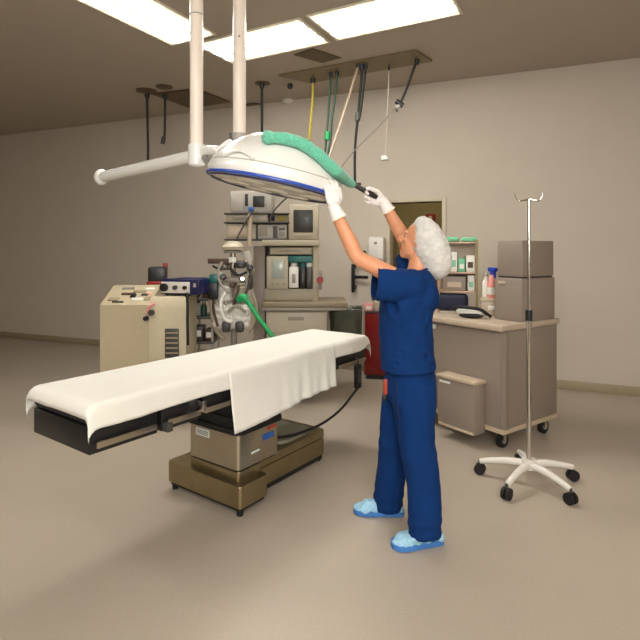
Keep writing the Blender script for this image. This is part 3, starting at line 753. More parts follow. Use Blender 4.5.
fit('canister', 'beige canister at the right of the trolley middle shelf', 'canister', tp(209.5,.20,318), [(.04,0),(.042,.02),(.042,.1),(.03,.12)], 'beige_dark', 'pack_white')
t = thing('supply_box', 'dark box lying on the trolley lower shelf', 'box', tp(195,.12,343)); MB().b2(-.045,.06,-.06,.1,.0,.14,.01).build('box', 'dark_grey', t); MB().b2(-.03,.045,-.064,-.058,.04,.1).build('label', 'pack_white', t)
t = thing('supply_box', 'reddish box lying on the trolley lower shelf', 'box', tp(208,.12,343)); MB().b2(-.045,.045,-.06,.1,.0,.11,.01).build('box', 'pack_brown', t); MB().b2(-.03,.03,-.064,-.058,.03,.08).build('label', 'pack_white', t)

# ------------------------------------------------------------------ back wall area: stand, dispenser, red cabinet
dp = wp(0,0,0)
def wall_s(px):
    u = (px-320)/F
    return (u*O.y-O.x)/(WD.x-u*WD.y)
def wall_p(px, py, off=0.0):
    s = wall_s(px); p = wp(s, 0, off); return Vector((p.x, p.y, EYE+(HZ-py)/F*p.y))
q = wall_p(354.5, 292, 0)
st = thing('wall_arm', 'thin black wall rail with two short arms between machine and dispenser', 'wall rail', q, WROT)
hh = wall_p(354.5, 264, 0).z-q.z
MB().b2(-.02,.02,-.07,-.03,0,hh,.006).build('rail', 'black_plastic', st)
for z_ in (.04, hh-.05): MB().b2(-.03,.03,-.035,-.002,z_,z_+.05,.004).build('bracket', 'dark_grey', st)
MB().cyl((0,-.06,hh*.55),(.20,-.09,hh*.55),.02,seg=12).build('arm', 'black_plastic', st)
MB().tube([(0,-.05,hh-.03),(.06,-.08,hh+.02),(.13,-.12,hh+.12)],.016,10,4).build('arm', 'black_plastic', st)
MB().b2(.10,.19,-.17,-.09,hh+.10,hh+.17,.015).build('clamp', 'black_plastic', st)
c = wall_p(378.5, 262, 0)
ds = thing('towel_dispenser', 'white dispenser on the back wall left of the doorway', 'dispenser', c, WROT)
MB().b2(-.10,.10,-.13,-.005,.0,.31,.03).build('cover', 'white_plastic', ds)
MB().b2(-.085,.085,-.138,-.10,-.005,.05,.008).build('outlet', 'grey_plastic', ds)
MB().b2(-.02,.02,-.136,-.128,.22,.25,.004).build('lock', 'mid_grey', ds)
rc = G(375, 377); rcx = rc.x+.06
rd = thing('red_cabinet', 'red steel supply cabinet partly hidden behind the person in blue', 'cabinet', (rcx, 6.0+.1, 0), WROT*.55)
MB().b2(-.20,.24,-.02,.30,.05,.78,.01).build('body', 'red_steel', rd)
MB().b2(-.21,.25,-.03,.31,.78,.80,.006).build('top', 'dark_grey', rd)
d = MB().b2(-.185,.225,-.032,-.018,.08,.76,.004).build('door', 'red_steel', rd)
MB().b2(.18,.20,-.05,-.03,.40,.55,.004).build('door_handle', 'dark_grey', d)
MB().b2(-.18,.22,.0,.28,.0,.05).build('plinth', 'black_plastic', rd)
t = thing('supply_bottle', 'small pale yellow bottle with dark cap on the red cabinet', 'bottle', (rcx-.04, 6.2, .80))
MB().lathe([(.05,0),(.055,.02),(.055,.10),(.025,.13)], seg=20).build('body', 'taupe_edge', t); MB().cyl((0,0,.13),(0,0,.17),.028,seg=16).build('cap', 'black_plastic', t)
t = thing('glove_box', 'pink and white glove box on the left of the red cabinet', 'box', (rcx-.145, 6.16, .80)); MB().b2(-.05,.05,-.05,.05,0,.09,.006).build('carton', 'pink', t); MB().b2(-.03,.03,-.053,-.045,.02,.06).build('opening', 'pack_white', t)

# ------------------------------------------------------------------ right: taupe wheeled counter and its load
R0 = Vector((1.37,3.90,0)); CE_ = Vector((.574,-.819,0)).normalized(); CB = Vector((.819,.574,0)).normalized()
CROT = math.atan2(CE_.y, CE_.x)     # local x along the front (towards the near right corner), local y = back
cart = thing('supply_counter', 'wide taupe wheeled counter along the right with a beige top', 'counter', R0, CROT)
LN, DP = 1.0, .74
MB().b2(-LN,-.005,.02,DP,.16,.905,.006).build('body', 'taupe', cart)
MB().b2(-LN-.02,.015,-.035,DP+.02,.905,.955,.016).build('top', 'taupe_edge', cart)
MB().b2(-LN,.0,.01,DP,.125,.16,.005).build('bottom_rail', 'taupe_light', cart)
MB().b2(-.012,.004,.03,.07,.16,.90,.003).build('corner_strip', 'taupe', cart)
for (a, b) in ((-.98,-.03),):
    MB().b2(a,b,.012,.022,.19,.885,.003).build('front_panel', 'taupe', cart)
MB().b2(-.745,-.675,.006,.013,.845,.88,.002).build('label_plate', 'sticker_white', cart)
for (x, y) in ((-.07,.09),(-.07,DP-.1),(-LN+.08,.09),(-LN+.08,DP-.1)):
    w = MB().cyl((x-.018,y,.055),(x+.018,y,.055),.055,seg=20).build('caster', 'black_rubber', cart)
    f_ = MB().b2(x-.028,x-.021,y-.02,y+.02,.05,.126); f_.b2(x+.021,x+.028,y-.02,y+.02,.05,.126); f_.b2(x-.028,x+.028,y-.03,y+.03,.11,.126); f_.build('fork', 'chrome', w)
    MB().cyl((x-.024,y,.055),(x+.024,y,.055),.022,seg=14).build('hub', 'grey_plastic', w)
def cart_p(x, y, z=.9552): return R0+CE_*x+CB*y+Vector((0,0,z))
sb = thing('storage_bin', 'taupe lidded bin hung on the front of the wheeled counter', 'bin', cart_p(-.345,-.06,.10), CROT)
MB().b2(-.185,.185,-.065,.065,0,.385,.008).build('body', 'taupe', sb)
MB().b2(-.195,.195,-.078,.068,.385,.412,.008).build('lid', 'taupe_light', sb)
MB().b2(-.16,-.05,-.073,-.064,.348,.366,.003).build('latch', 'pack_white', sb)
MB().b2(-.175,.175,-.07,-.06,.0,.02,.003).build('bottom_lip', 'taupe_light', sb)
# tall grey unit at the near right end
gu = thing('grey_unit', 'tall grey two part electronic unit at the right end of the counter', 'electronic unit', cart_p(-.13,.47), CROT)
MB().b2(-.125,.125,-.22,.24,.0,.34,.008).build('lower_case', 'taupe', gu)
MB().b2(-.115,.115,-.20,.24,.352,.64,.008).build('upper_case', 'taupe', gu)
MB().b2(-.11,.11,-.19,.22,.34,.352).build('joint', 'dark_grey', gu)
MB().b2(-.09,-.02,-.226,-.216,.29,.315,.003).build('badge', 'taupe_light', gu)
# rack
rk = thing('supply_rack', 'metal rack of sterile packs standing on the counter', 'rack', cart_p(-.76,.40), CROT+math.radians(38))
rw, rdp = .165, .12
for sx in (-1,1):
    for sy in (-1,1):
        MB().b2(sx*rw-.010,sx*rw+.010,sy*rdp-.010,sy*rdp+.010,0,.655,.002).build('post', 'rack_metal' if not (sx==1 and sy==-1) else 'post_olive', rk)
for z in (.19,.36,.63): MB().b2(-rw,rw,-rdp,rdp,z-.008,z+.008,.002).build('shelf', 'rack_metal', rk)
MB().b2(-rw,rw,rdp-.004,rdp+.004,.20,.62).build('back_panel', 'taupe_light', rk)
RM = Matrix.Translation(rk.location) @ Matrix.Rotation(rk.rotation_euler.z,4,'Z')
def rp(x, y, z): return RM @ Vector((x,y,z))
def pack(name, lb, cat, x, y, z, w, d, h, m1, m2, bev=.008):
    t = thing(name, lb, cat, rp(x,y,z+.0082), rk.rotation_euler.z)
    MB().b2(-w/2,w/2,-d/2,d/2,0,h,bev).build('wrap', m1, t); MB().b2(-w*.3,w*.3,-d/2-.002,-d/2+.004,h*.25,h*.6).build('label', m2, t)
pack('folded_towel', 'folded mint green towel on the left of the rack top', 'towel', -.07,0,.63,.16,.2,.045,'towel_green','towel_green',.02)
pack('folded_towel', 'folded mint green towel on the right of the rack top', 'towel', .10,0,.63,.14,.2,.04,'towel_green','towel_green',.02)
pack('sterile_pack', 'pale green pack at the left of the rack upper shelf', 'pack', -.11,-.02,.36,.07,.16,.13,'pack_green','pack_white')
pack('sterile_pack', 'tall white pack second from left on the rack upper shelf', 'pack', -.035,-.02,.36,.065,.16,.18,'pack_white','pack_green')
pack('sterile_pack', 'bright green pack third from left on the rack upper shelf', 'pack', .035,-.02,.36,.06,.16,.12,'towel_green','pack_white')
pack('sterile_pack', 'brown topped carton at the right of the rack upper shelf', 'pack', .11,-.02,.36,.075,.16,.15,'pack_white','pack_brown')
pack('sterile_pack', 'grey carton on the rack lower shelf', 'pack', -.03,.0,.19,.20,.18,.13,'taupe','taupe_light')
pack('sterile_pack', 'narrow pale carton at the right of the rack lower shelf', 'pack', .115,.0,.19,.06,.18,.14,'pack_white','pack_green')
t = thing('yellow_folder', 'yellow folder lying on the counter under the rack', 'folder', rp(-.04,-.02,.0), rk.rotation_euler.z); t.location.z = .9556
MB().b2(-.12,.12,-.10,.10,0,.02,.003).build('cover', 'taupe_edge', t); MB().b2(-.11,.118,-.104,.09,.004,.016).build('pages', 'pack_white', t)
t = thing('navy_cloth_bag', 'dark navy cloth bag squeezed under the rack on the counter', 'bag', rp(-.04,-.02,.0)+Vector((0,0,.021)), rk.rotation_euler.z)
b = MB().box((-.01,-.03,.075),(.28,.20,.145),.04,seg=4).build('bag', 'navy', t)
MB().tube([(-.06,-.10,.10),(-.04,-.125,.07),(.04,-.125,.07),(.06,-.10,.10)],.007,8).build('handle', 'navy', t)
ib = thing('instrument_box', 'cream box on the counter beside the rack, under the pink spray bottle', 'box', cart_p(-.43,.46), CROT+math.radians(38))
MB().b2(-.10,.10,-.09,.09,0,.15,.012).build('box', 'taupe_edge', ib); MB().b2(-.102,.102,-.092,.092,.12,.152,.006).build('lid', 'taupe_light', ib); MB().b2(-.04,.04,-.095,-.089,.05,.09,.003).build('label', 'pack_white', ib)
t = thing('spray_bottle', 'pink and white spray bottle with blue head standing on the cream box', 'bottle', cart_p(-.42,.44,1.108), CROT+1.2)
MB().lathe([(.042,0),(.045,.01),(.045,.12),(.03,.17),(.016,.20)], seg=22).build('bottle', 'pink', t)
MB().lathe([(.046,.03),(.0465,.03),(.0465,.09),(.046,.09)], seg=22).build('label', 'pack_white', t)
hd = MB().b2(-.02,.02,-.06,.045,.225,.262,.01); hd.cyl((0,0,.2),(0,0,.235),.02,seg=16); hd.b2(-.008,.008,-.05,-.035,.17,.23,.004); hd.build('spray_head', 'bottle_blue', t)
t = thing('pump_bottle', 'slim white bottle beside the pink spray bottle', 'bottle', cart_p(-.50,.46,1.108)); MB().lathe([(.03,0),(.032,.01),(.032,.13),(.014,.16),(.014,.18)], seg=18).build('body', 'pack_white', t); MB().cyl((0,0,.18),(0,0,.205),.018,seg=14).build('cap', 'grey_plastic', t)
t = thing('breathing_mask', 'black rimmed cream face mask lying on the counter', 'mask', cart_p(-.44,.17), CROT+.4)
MB().ell((0,0,.045),(.12,.07,.04)).build('cushion', 'pack_white', t)
MB().tube([(-.16,.0,.06),(-.10,-.06,.085),(.0,-.075,.09),(.10,-.05,.075),(.15,.0,.03),(.16,.03,.018)],.014,10).build('hose', 'black_rubber', t)
MB().ell((.02,-.05,.022),(.10,.035,.021)).build('base', 'black_rubber', t)

# IV stand base at the right edge
IVp = Vector((1.36,3.385,0))
iv = thing('rolling_stand', 'white five legged rolling stand with black casters at the right edge', 'stand', IVp)
c1 = G(475,473); a0 = math.atan2(c1.y-IVp.y, c1.x-IVp.x)
for k in range(5):
    a = a0+2*PI*k/5; e = Vector((math.cos(a), math.sin(a), 0)); R = .31
    lg = MB().tube([e*.02+Vector((0,0,.125)), e*.12+Vector((0,0,.125)), e*.24+Vector((0,0,.105)), e*R+Vector((0,0,.088))], [.026,.024,.02,.017], 12, 4).build('leg', 'white_plastic', iv)
    nrm = Vector((-e.y, e.x, 0)); c = e*R+Vector((0,0,.036))
    w = MB(); w.cyl(c-nrm*.024, c-nrm*.005, .036, seg=22); w.cyl(c+nrm*.005, c+nrm*.024, .036, seg=22); w.cyl(c-nrm*.02, c+nrm*.02, .014, seg=12)
    w.build('caster', 'black_rubber', lg)
    MB().cyl(c, c+Vector((0,0,.06)), .010, seg=10).build('caster_stem', 'dark_grey', lg)
MB().cyl((0,0,.10),(0,0,.16),.045,seg=24).build('hub', 'white_plastic', iv)
MB().cyl((0,0,.16),(0,0,1.1),.016,seg=16).build('lower_pole', 'chrome', iv)
MB().cyl((0,0,1.1),(0,0,1.85),.010,seg=16).build('upper_pole', 'chrome', iv)
MB().cyl((0,0,1.06),(0,0,1.13),.022,seg=16).build('clamp', 'black_plastic', iv)
for s in (-1,1): MB().tube([(0,0,1.85),(s*.06,0,1.84),(s*.085,0,1.86),(s*.09,0,1.89)],.005,8).build('hook', 'chrome', iv)
#PERSON
# ------------------------------------------------------------------ the person in scrubs
pf = Vector((-.975,.22,0)).normalized(); pl_ = Vector((-pf.y, pf.x, 0))      # facing, and her left (towards the camera)
UPV = Vector((0,0,1))
def ering(c, a, b, ax1=None, ax2=None, n=28, p=2.2):
    ax1 = ax1 or pf; ax2 = ax2 or pl_; out = []
    for k in range(n):
        t = 2*PI*k/n; ct, st_ = math.cos(t), math.sin(t); s_ = (abs(ct)**p+abs(st_)**p)**(-1/p)
        out.append(c+ax1*(a*ct*s_)+ax2*(b*st_*s_))
    return out
def limb(mb, pts, rad, n=16, sub=5):
    """round tapered limb through joints; closed with round ends"""
    mb.tube(pts, rad, n, sub); mb.ell(pts[0], (rad[0],)*3); mb.ell(pts[-1], (rad[-1],)*3); return mb
hipc = W(412, 372, 2.86)
person = thing('person', 'person in blue scrubs, white bouffant cap and gloves, reaching up to wipe the lamp', 'person', (hipc.x, hipc.y, 0))
PO = Vector((hipc.x, hipc.y, 0))
def Q(px, py, D): return W(px, py, D)-PO
# joints
TOR = [(376,409.5,.105,.140),(355,407.5,.102,.135),(330,406,.100,.135),(305,407.5,.110,.148),(290,411,.11,.155),(279,413,.085,.13),(270,416,.055,.06)]
LSH, LEL, LWR = Q(406,284,2.71), Q(357.5,257,2.69), Q(334,210,2.685)
RSH, REL, RWR = Q(414,280,3.03), Q(406,243,3.15), Q(383.5,202.5,3.10)
HIPL, KNL, ANL = Q(414,386,2.78), Q(421,458,2.73), Q(424,528,2.69)
HIPR, KNR, ANR = Q(408,384,2.94), Q(396,442,2.96), Q(388,503,3.0)
toeL, toeR = (G(392,548)-PO), (G(354,512)-PO)
NKB, NKT = Q(417,274,2.88), Q(419,256,2.895)
HD = Q(420,241,2.90)
hf = Vector((-.86,.36,.32)).normalized(); hl = UPV.cross(hf).normalized(); hu = hf.cross(hl).normalized()   # head: forward, left, up
HR = Matrix((hf, hl, hu)).transposed()
def hp(x, y, z): return HD+hf*x+hl*y+hu*z
# --- hands -------------------------------------------------------------
def hand(mb, wrist, d, n, thumb, curls, th_dir, sc=1.0, pad=0.0, spread=.05):
    """wrist, d = towards the knuckles, n = out of the palm, thumb = towards the thumb side"""
    d = d.normalized(); n = (n-d*n.dot(d)).normalized(); t = (thumb-d*thumb.dot(d)-n*thumb.dot(n)).normalized()
    prof = [(-.012,.026,.019),(.015,.029,.018),(.045,.039,.017),(.075,.042,.0145),(.090,.041,.012)]
    mb.loft([ering(wrist+d*(x*sc), (w_+pad)*sc, (h_+pad)*sc, t, n, 16, 2.6) for x, w_, h_ in prof])
    L = [.072,.080,.074,.058]; off = [.030,.010,-.011,-.031]
    for k in range(4):
        base = wrist+d*(.083-.004*abs(k-1.2))*sc+t*off[k]*sc
        sp = (d + t*((1.4-k)*spread)).normalized(); pts = [base-sp*.02*sc, base]; ang = 0; p = base
        for seg, fr in enumerate((.45,.31,.24)):
            ang += curls[k][seg]
            dd = sp*math.cos(ang)+n*math.sin(ang); p = p+dd*(L[k]*fr*sc); pts.append(p)
        r = (.0092 if k < 3 else .0080)*sc+pad
        mb.tube(pts, [r*1.08, r*1.08, r*1.0, r*.94, r*.82], 10, 3); mb.ell(pts[-1], (r*.82,)*3, seg=10, rings=8); mb.ell(pts[0], (r,)*3, seg=10, rings=8)
    tb = wrist+d*.022*sc+t*.024*sc+n*.004*sc
    td = (d*th_dir[0]+t*th_dir[1]+n*th_dir[2]).normalized(); td2 = (d*(th_dir[0]+.35)+t*(th_dir[1]-.35)+n*(th_dir[2]+.15)).normalized()
    pts = [tb, tb+td*.042*sc, tb+td*.042*sc+td2*.032*sc, tb+td*.042*sc+td2*.032*sc+(td2*.8+d*.3).normalized()*.024*sc]
    r = .0108*sc+pad; mb.tube(pts, [r*1.25, r*1.1, r, r*.85], 10, 3)
    for q, rr in ((0,1.25),(3,.85)): mb.ell(pts[q], (r*rr,)*3, seg=10, rings=8)
    return mb
D_ = math.radians
LHD = dict(wrist=LWR+Vector((.0,-.0,.008)), d=Vector((-.10,.02,1)), n=Vector((-.45,.90,.05)), thumb=Vector((-.4,-.7,.0)), curls=[(D_(6),D_(20),D_(18)),(D_(8),D_(22),D_(18)),(D_(10),D_(24),D_(20)),(D_(12),D_(26),D_(20))], th_dir=(.75,.62,.25))
LHD['thumb'] = Vector((.9,.45,.0))
RHD = dict(wrist=RWR, d=Vector((-.86,-.10,.42)), n=Vector((-.10,-1,-.25)), thumb=Vector((.5,0,.85)), curls=[(D_(26),D_(34),D_(20)),(D_(34),D_(48),D_(30)),(D_(42),D_(55),D_(36)),(D_(48),D_(58),D_(40))], th_dir=(.85,.35,.30), sc=1.08)
# --- body: one continuous surface --------------------------------------------
b = MB()
b.loft([ering(Q(cx_, y, 2.865), a, bb_) for (y, cx_, a, bb_) in TOR])
b.ell(Q(409.5,379,2.865), (.105,.12,.085))
b.tube([NKB-UPV*.03, NKB.lerp(NKT,.5), NKT+hu*.02], [.062,.054,.052], 18, 4)
limb(b, [LSH, LSH.lerp(LEL,.35), LSH.lerp(LEL,.7), LEL, LEL.lerp(LWR,.3), LEL.lerp(LWR,.7), LWR], [.054,.049,.043,.040,.041,.034,.027])
limb(b, [RSH, RSH.lerp(REL,.5), REL], [.056,.05,.044], sub=4); limb(b, [REL, REL.lerp(RWR,.3), REL.lerp(RWR,.7), RWR], [.043,.044,.035,.028])
for H_, K_, A_ in ((HIPL,KNL,ANL),(HIPR,KNR,ANR)):
    limb(b, [H_, H_.lerp(K_,.5), K_, K_.lerp(A_,.3), K_.lerp(A_,.75), A_], [.074,.066,.052,.053,.040,.036])
for A_, T_ in ((ANL,toeL),(ANR,toeR)):
    heel = Vector((A_.x, A_.y, .045)); dr = (Vector((T_.x, T_.y, 0))-Vector((A_.x, A_.y, 0))); dr.normalize()
    limb(b, [A_, heel-dr*.008+UPV*.002, heel+dr*.06, heel+dr*.13-UPV*.014], [.034,.030,.027,.018], sub=3)
hand(b, **LHD); hand(b, **RHD)
# head
b.ell(hp(-.008,0,.022), (.096,.076,.098), HR, 26, 18)
b.ell(hp(.032,0,-.040), (.062,.060,.078), HR, 22, 14)
b.ell(hp(.058,0,-.098), (.030,.032,.024), HR)
b.ell(hp(.010,0,-.078), (.062,.056,.034), HR)
b.tube([hp(.088,0,.018), hp(.104,0,-.012), hp(.114,0,-.032), hp(.100,0,-.040)], [.010,.011,.013,.010], 10, 4)
for s_ in (-1,1):
    b.ell(hp(.098,s_*.012,-.036), (.011,.009,.008), HR, 12, 8)
    b.ell(hp(.062,s_*.038,-.020), (.026,.020,.018), HR, 14, 10)      # cheek
    b.ell(hp(.084,s_*.030,.026), (.014,.024,.008), HR, 14, 10)       # brow
    b.ell(hp(-.004,s_*.074,-.012), (.016,.007,.028), HR, 14, 10)      # ear
body = b.build('body', 'skin', person)
bake(body, ('REMESH', dict(mode='VOXEL', voxel_size=.0058)), ('SMOOTH', dict(factor=.5, iterations=4)))
# face details
for s_ in (-1,1):
    e = MB().ell(hp(.0765,s_*.030,.006), (.008,.012,.007), HR, 16, 10).build('eye', 'eye_white', person)
    MB().ell(hp(.0835,s_*.030,.006), (.003,.005,.005), HR, 12, 8).build('iris', 'eye_dark', e)
    MB().tube([hp(.092,s_*.014,.026), hp(.094,s_*.030,.032), hp(.082,s_*.046,.027)], [.003,.004,.002], 8, 4).build('eyebrow', 'hair', person)
lp = MB().ell(hp(.091,0,-.063), (.010,.023,.0055), HR, 16, 8); lp.ell(hp(.090,0,-.073), (.010,.020,.0065), HR, 16, 8); lp.build('lips', 'lips', person)
# gloves
def glove(H, el, nm):
    g = MB(); hand(g, pad=.0016, **H)
    wv = H['wrist']; ad_ = (el-wv).normalized(); x1, x2, _ = basis(ad_)
    g.loft([ering(wv+ad_*q, r, r, x1, x2, 18, 2) for q, r in ((-.02,.031),(.0,.033),(.02,.0355),(.045,.0395),(.06,.042))])
    o = g.build('glove', 'glove', person); bake(o, ('REMESH', dict(mode='VOXEL', voxel_size=.0036)), ('SMOOTH', dict(factor=.5, iterations=2)))
    ripple(o, lambda p, n: .0012*noise.noise(p*70))
    MB().ring(.042, .0035, wv+ad_*.058, ad_, 28, 8).build('cuff', 'cuff', o)
glove(LHD, LEL, 'l'); glove(RHD, REL, 'r')
# --- scrub shirt
s = MB()
SH = [(368,408.5,.152,.196),(364,408.5,.150,.194),(355,407,.148,.188),(335,405,.146,.180),(318,405,.145,.182),(303,407,.148,.190),(291,409.5,.146,.192),(281,413,.122,.165),(273.5,416,.084,.105),(270,417,.066,.070)]
s.loft([ering(Q(cx_, y, 2.865), a, bb_, n=40) for (y, cx_, a, bb_) in SH])
def sleeve(mb, p0, p1, r0, r1, r2):
    d = (p1-p0).normalized(); x1, x2, _ = basis(d)
    mb.loft([ering(p0.lerp(p1, q), r, r*.95, x1, x2, 24, 2.2) for q, r in ((0,r0),(.3,(r0+r1)/2),(.6,r1),(.85,r2),(1,r2))])
sl_end = Q(374,282,2.715); sr_end = RSH.lerp(REL,.62)
sleeve(s, LSH+Vector((.03,.02,-.012)), sl_end, .078, .092, .098); s.ell(LSH+Vector((.03,.02,-.01)), (.085,.08,.085))
s.ell(Q(423,296,2.80), (.085,.10,.10))
sleeve(s, RSH+Vector((0,-.02,-.02)), sr_end, .08, .085, .088); s.ell(RSH+Vector((0,-.02,-.02)), (.08,.08,.08))
so = s.build('scrub_shirt', 'scrub', person)
bake(so, ('REMESH', dict(mode='VOXEL', voxel_size=.0085)), ('SMOOTH', dict(factor=.5, iterations=5)))
FOLDS = [(Q(385,297,2.70), Q(425,330,2.74), .013, .020), (Q(392,305,2.70), Q(420,345,2.74), .010, .018), (Q(428,292,2.74), Q(420,318,2.72), .011, .016), (Q(433,300,2.80), Q(425,325,2.74), .010, .014), (Q(384,330,2.78), Q(392,362,2.76), .008, .016), (Q(400,352,2.7), Q(430,358,2.72), .009, .014), (Q(396,364,2.7), Q(434,367,2.74), .008, .010), (Q(414,300,2.7), Q(402,318,2.7), .009, .013)]
def seg_d(p, a, c):
    ac = c-a; t = max(0, min(1, (p-a).dot(ac)/ac.length_squared)); return (p-(a+ac*t)).length
def shirt_fn(p, n):
    o_ = .009*noise.noise(Vector((p.x*7, p.y*7, p.z*4.5)))+.004*noise.noise(p*19)
    for a, c, dep, wd_ in FOLDS:
        q = seg_d(p, a, c); o_ += -dep*math.exp(-(q/wd_)**2)+dep*.6*math.exp(-((q-wd_*1.7)/wd_)**2)
    return o_
ripple(so, shirt_fn)
# open sleeve and neck: dark hems set in the openings
x1, x2, dd_ = basis(sl_end-(LSH+Vector((.03,.02,-.012))))
bm_ = bmesh.new(); bm_.from_mesh(so.data)
kill = [f for f in bm_.faces if abs((f.calc_center_median()-sl_end).dot(dd_)) < .02 and f.normal.dot(dd_) > .75 and ((f.calc_center_median()-sl_end)-dd_*(f.calc_center_median()-sl_end).dot(dd_)).length < .096]
bmesh.ops.delete(bm_, geom=kill, context='FACES'); bm_.to_mesh(so.data); bm_.free()
MB().ring(.0945, .004, sl_end-dd_*.006, dd_, 40, 8).build('hem', 'scrub_dark', so)
nk = Q(417,271.5,2.87)
MB().tube([nk+pf*(.066*math.cos(2*PI*k/14))+pl_*(.068*math.sin(2*PI*k/14))+UPV*(-.022*math.cos(2*PI*k/14)-.002) for k in range(14)], .006, 8, 3, closed=True).build('neckband', 'scrub_dark', so)
# --- trousers: two legs
tr_ = MB()
tr_.loft([ering(Q(409.5, y, 2.865), a, bb_, n=36) for y, a, bb_ in ((366,.122,.168),(378,.138,.178),(390,.142,.182),(398,.132,.176))])
NL = [(382,413,2.79,.118,.10),(400,412.5,2.775,.122,.108),(420,414,2.755,.104,.10),(440,416,2.745,.095,.094),(462,420,2.73,.092,.090),(485,423.5,2.715,.088,.086),(505,425,2.70,.085,.085),(524,425,2.69,.082,.084),(534.5,425,2.69,.080,.084)]
FL = [(382,406,2.93,.115,.10),(400,401,2.94,.110,.10),(420,397,2.95,.098,.096),(442,394.5,2.96,.090,.09),(465,392,2.975,.086,.086),(485,389.5,2.985,.084,.084),(500,388,2.995,.082,.083),(508,387.5,3.0,.080,.083)]
for R_ in (NL, FL): tr_.loft([ering(Q(cx_, y, D), a, bb_, n=30) for y, cx_, D, a, bb_ in R_])
to = tr_.build('trousers', 'scrub', person)
bake(to, ('REMESH', dict(mode='VOXEL', voxel_size=.0085)), ('SMOOTH', dict(factor=.5, iterations=4)))
def tro_fn(p, n):
    z = p.z; o_ = .010*noise.noise(Vector((p.x*10, p.y*10, z*2.2)))+.004*noise.noise(Vector((p.x*22, p.y*22, z*9)))
    k = max(0, 1-abs(z-.44)/.14); o_ += .0022*k*math.sin(z*70+p.x*25+p.y*12)+.006*noise.noise(Vector((p.x*26, p.y*26, z*1.5)))
    h = max(0, 1-abs(z-.10)/.10); o_ += .003*h*math.sin(z*95+p.y*20-p.x*10)
    return o_
ripple(to, tro_fn)
MB().tube([Q(396,381,2.69), Q(397,402,2.685), Q(399,420,2.69)], .004, 8, 4).build('pocket_seam', 'scrub_dark', to)
# orange tag at the front hip
og = MB().box(Q(385.5,387,2.79), (.024,.022,.085), .008); og.build('hip_tag', 'orange', person, label='small orange tag hanging at the hip'); 
MB().box(Q(384.5,398,2.79), (.02,.018,.03), .006).build('tag_clip', 'black_plastic', person)
# --- shoe covers
def shoe(A_, T_, ln, yaw_heel):
    c = Vector((A_.x, A_.y, 0)); dr = Vector((T_.x-A_.x, T_.y-A_.y, 0)).normalized(); sd2 = Vector((-dr.y, dr.x, 0))
    toe = Vector((T_.x, T_.y, 0)); heel = toe-dr*ln
    g = MB(); rings = []
    for q, w_, h_ in ((0.0,.020,.028),(.03,.036,.05),(.10,.042,.078),(.28,.044,.098),(.42,.048,.092),(.60,.054,.074),(.78,.056,.056),(.91,.046,.044),(.98,.026,.030),(1.0,.010,.018)):
        rings.append(ering(heel+dr*(ln*q)+UPV*(h_/2+.004), w_, h_/2, sd2, UPV, 24, 2.4))
    g.loft(rings); o = g.build('shoe_cover', 'shoe_cover', person)
    bake(o, ('REMESH', dict(mode='VOXEL', voxel_size=.006)), ('SMOOTH', dict(factor=.5, iterations=2)))
    def fn(p, n):
        if p.z < .012: return 0
        u = (p-heel).dot(dr); v = (p-heel).dot(sd2)
        return .005*math.sin(u*95+2.5*noise.noise(p*25))*min(1, p.z/.03)+.006*noise.noise(p*38)
    ripple(o, fn)
    for v in o.data.vertices: v.co.z = max(v.co.z, .003)
    sl = MB(); rr = []
    for q, w_ in ((0.0,.018),(.04,.038),(.12,.045),(.3,.047),(.45,.050),(.62,.057),(.78,.059),(.9,.050),(.97,.031),(1.0,.012)):
        rr.append([heel+dr*(ln*(q*1.02-.01))+sd2*(w_*sx)+UPV*z_ for sx, z_ in ((-1,.003),(-1.04,.016),(-.98,.028),(-.5,.030),(.5,.030),(.98,.028),(1.04,.016),(1,.003))])
    sl.loft(rr); sl.build('sole', 'shoe_sole', o)
shoe(ANL, toeL, .275, 0); shoe(ANR, toeR, .285, 0)
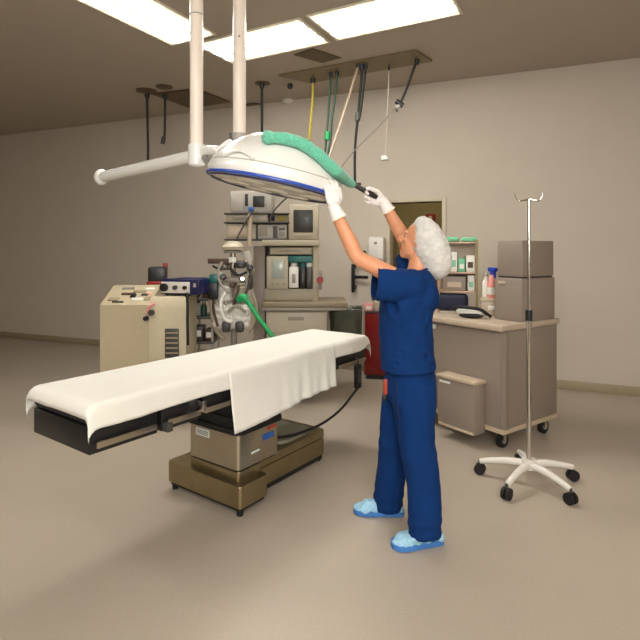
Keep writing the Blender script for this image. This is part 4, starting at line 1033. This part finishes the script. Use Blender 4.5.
# --- bouffant cap
la = (Q(440,279,2.90)-Q(419,217,2.90)); cc_ = (Q(440,279,2.90)+Q(419,217,2.90))*.5+Vector((.004,-.012,0))
zc = la.normalized(); yc = Vector((0,-1,0)); yc = (yc-zc*yc.dot(zc)).normalized(); xc = yc.cross(zc).normalized()
CR = Matrix((xc, yc, zc)).transposed()
cp_ = MB().ell(cc_, (.100,.112,la.length/2), CR, 96, 64)
cpo = cp_.build('bouffant_cap', 'cap_fabric', person)
def cap_fn(p, n):
    q = CR.transposed() @ (p-cc_); a = math.atan2(q.y, q.x)
    e = 1-min(1, abs(q.z)/(la.length/2))
    k = .0022*math.sin(q.z*170+5*noise.noise(p*13)+1.5*math.sin(a*2))+.006*noise.noise(p*11)+.0025*noise.noise(p*38)+.0025*noise.noise(Vector((p.x*40,p.y*40,p.z*110)))
    pinch = -.012*max(0, 1-abs(q.z+.13)/.05)
    return k*(.35+.65*e)+pinch*0
for v in cpo.data.vertices:                       # fuller at the nape, flatter at the crown
    q = CR.transposed() @ (v.co-cc_); f = 1+.10*q.z/(la.length/2)
    v.co = cc_ + CR @ Vector((q.x*f, q.y*f, q.z))
ripple(cpo, cap_fn)
#ENDPERSON
# soft light added unseen behind the camera, brightens lamp and sheet from the front
sl = bpy.data.lights.new('soft_light', 'AREA'); sl.shape = 'SQUARE'; sl.size = 1.4; sl.energy = 140; sl.color = (1, .975, .96)
slo = bpy.data.objects.new('soft_light', sl); COL.objects.link(slo); slo.location = (.35, -1.6, 2.3)
slo.rotation_euler = (Vector((-.1, 3.2, 1.3))-slo.location).to_track_quat('-Z', 'Y').to_euler()
# ------------------------------------------------------------------ camera, world, colour
cam = bpy.data.cameras.new('camera'); co_ = bpy.data.objects.new('camera', cam); COL.objects.link(co_)
co_.location = (0,0,EYE); co_.rotation_euler = (PI/2,0,0)
cam.sensor_width = 36; cam.lens = F/640*36; cam.shift_y = -(320-HZ)/640; cam.clip_start = .05
SC.camera = co_
w = bpy.data.worlds.new('world'); SC.world = w; w.use_nodes = True
w.node_tree.nodes['Background'].inputs[0].default_value = (.8,.75,.7,1); w.node_tree.nodes['Background'].inputs[1].default_value = .05
SC.view_settings.view_transform = 'Standard'; SC.view_settings.look = 'None'; SC.view_settings.gamma = 1; SC.view_settings.use_curve_mapping = False
SC.view_settings.exposure = -0.06
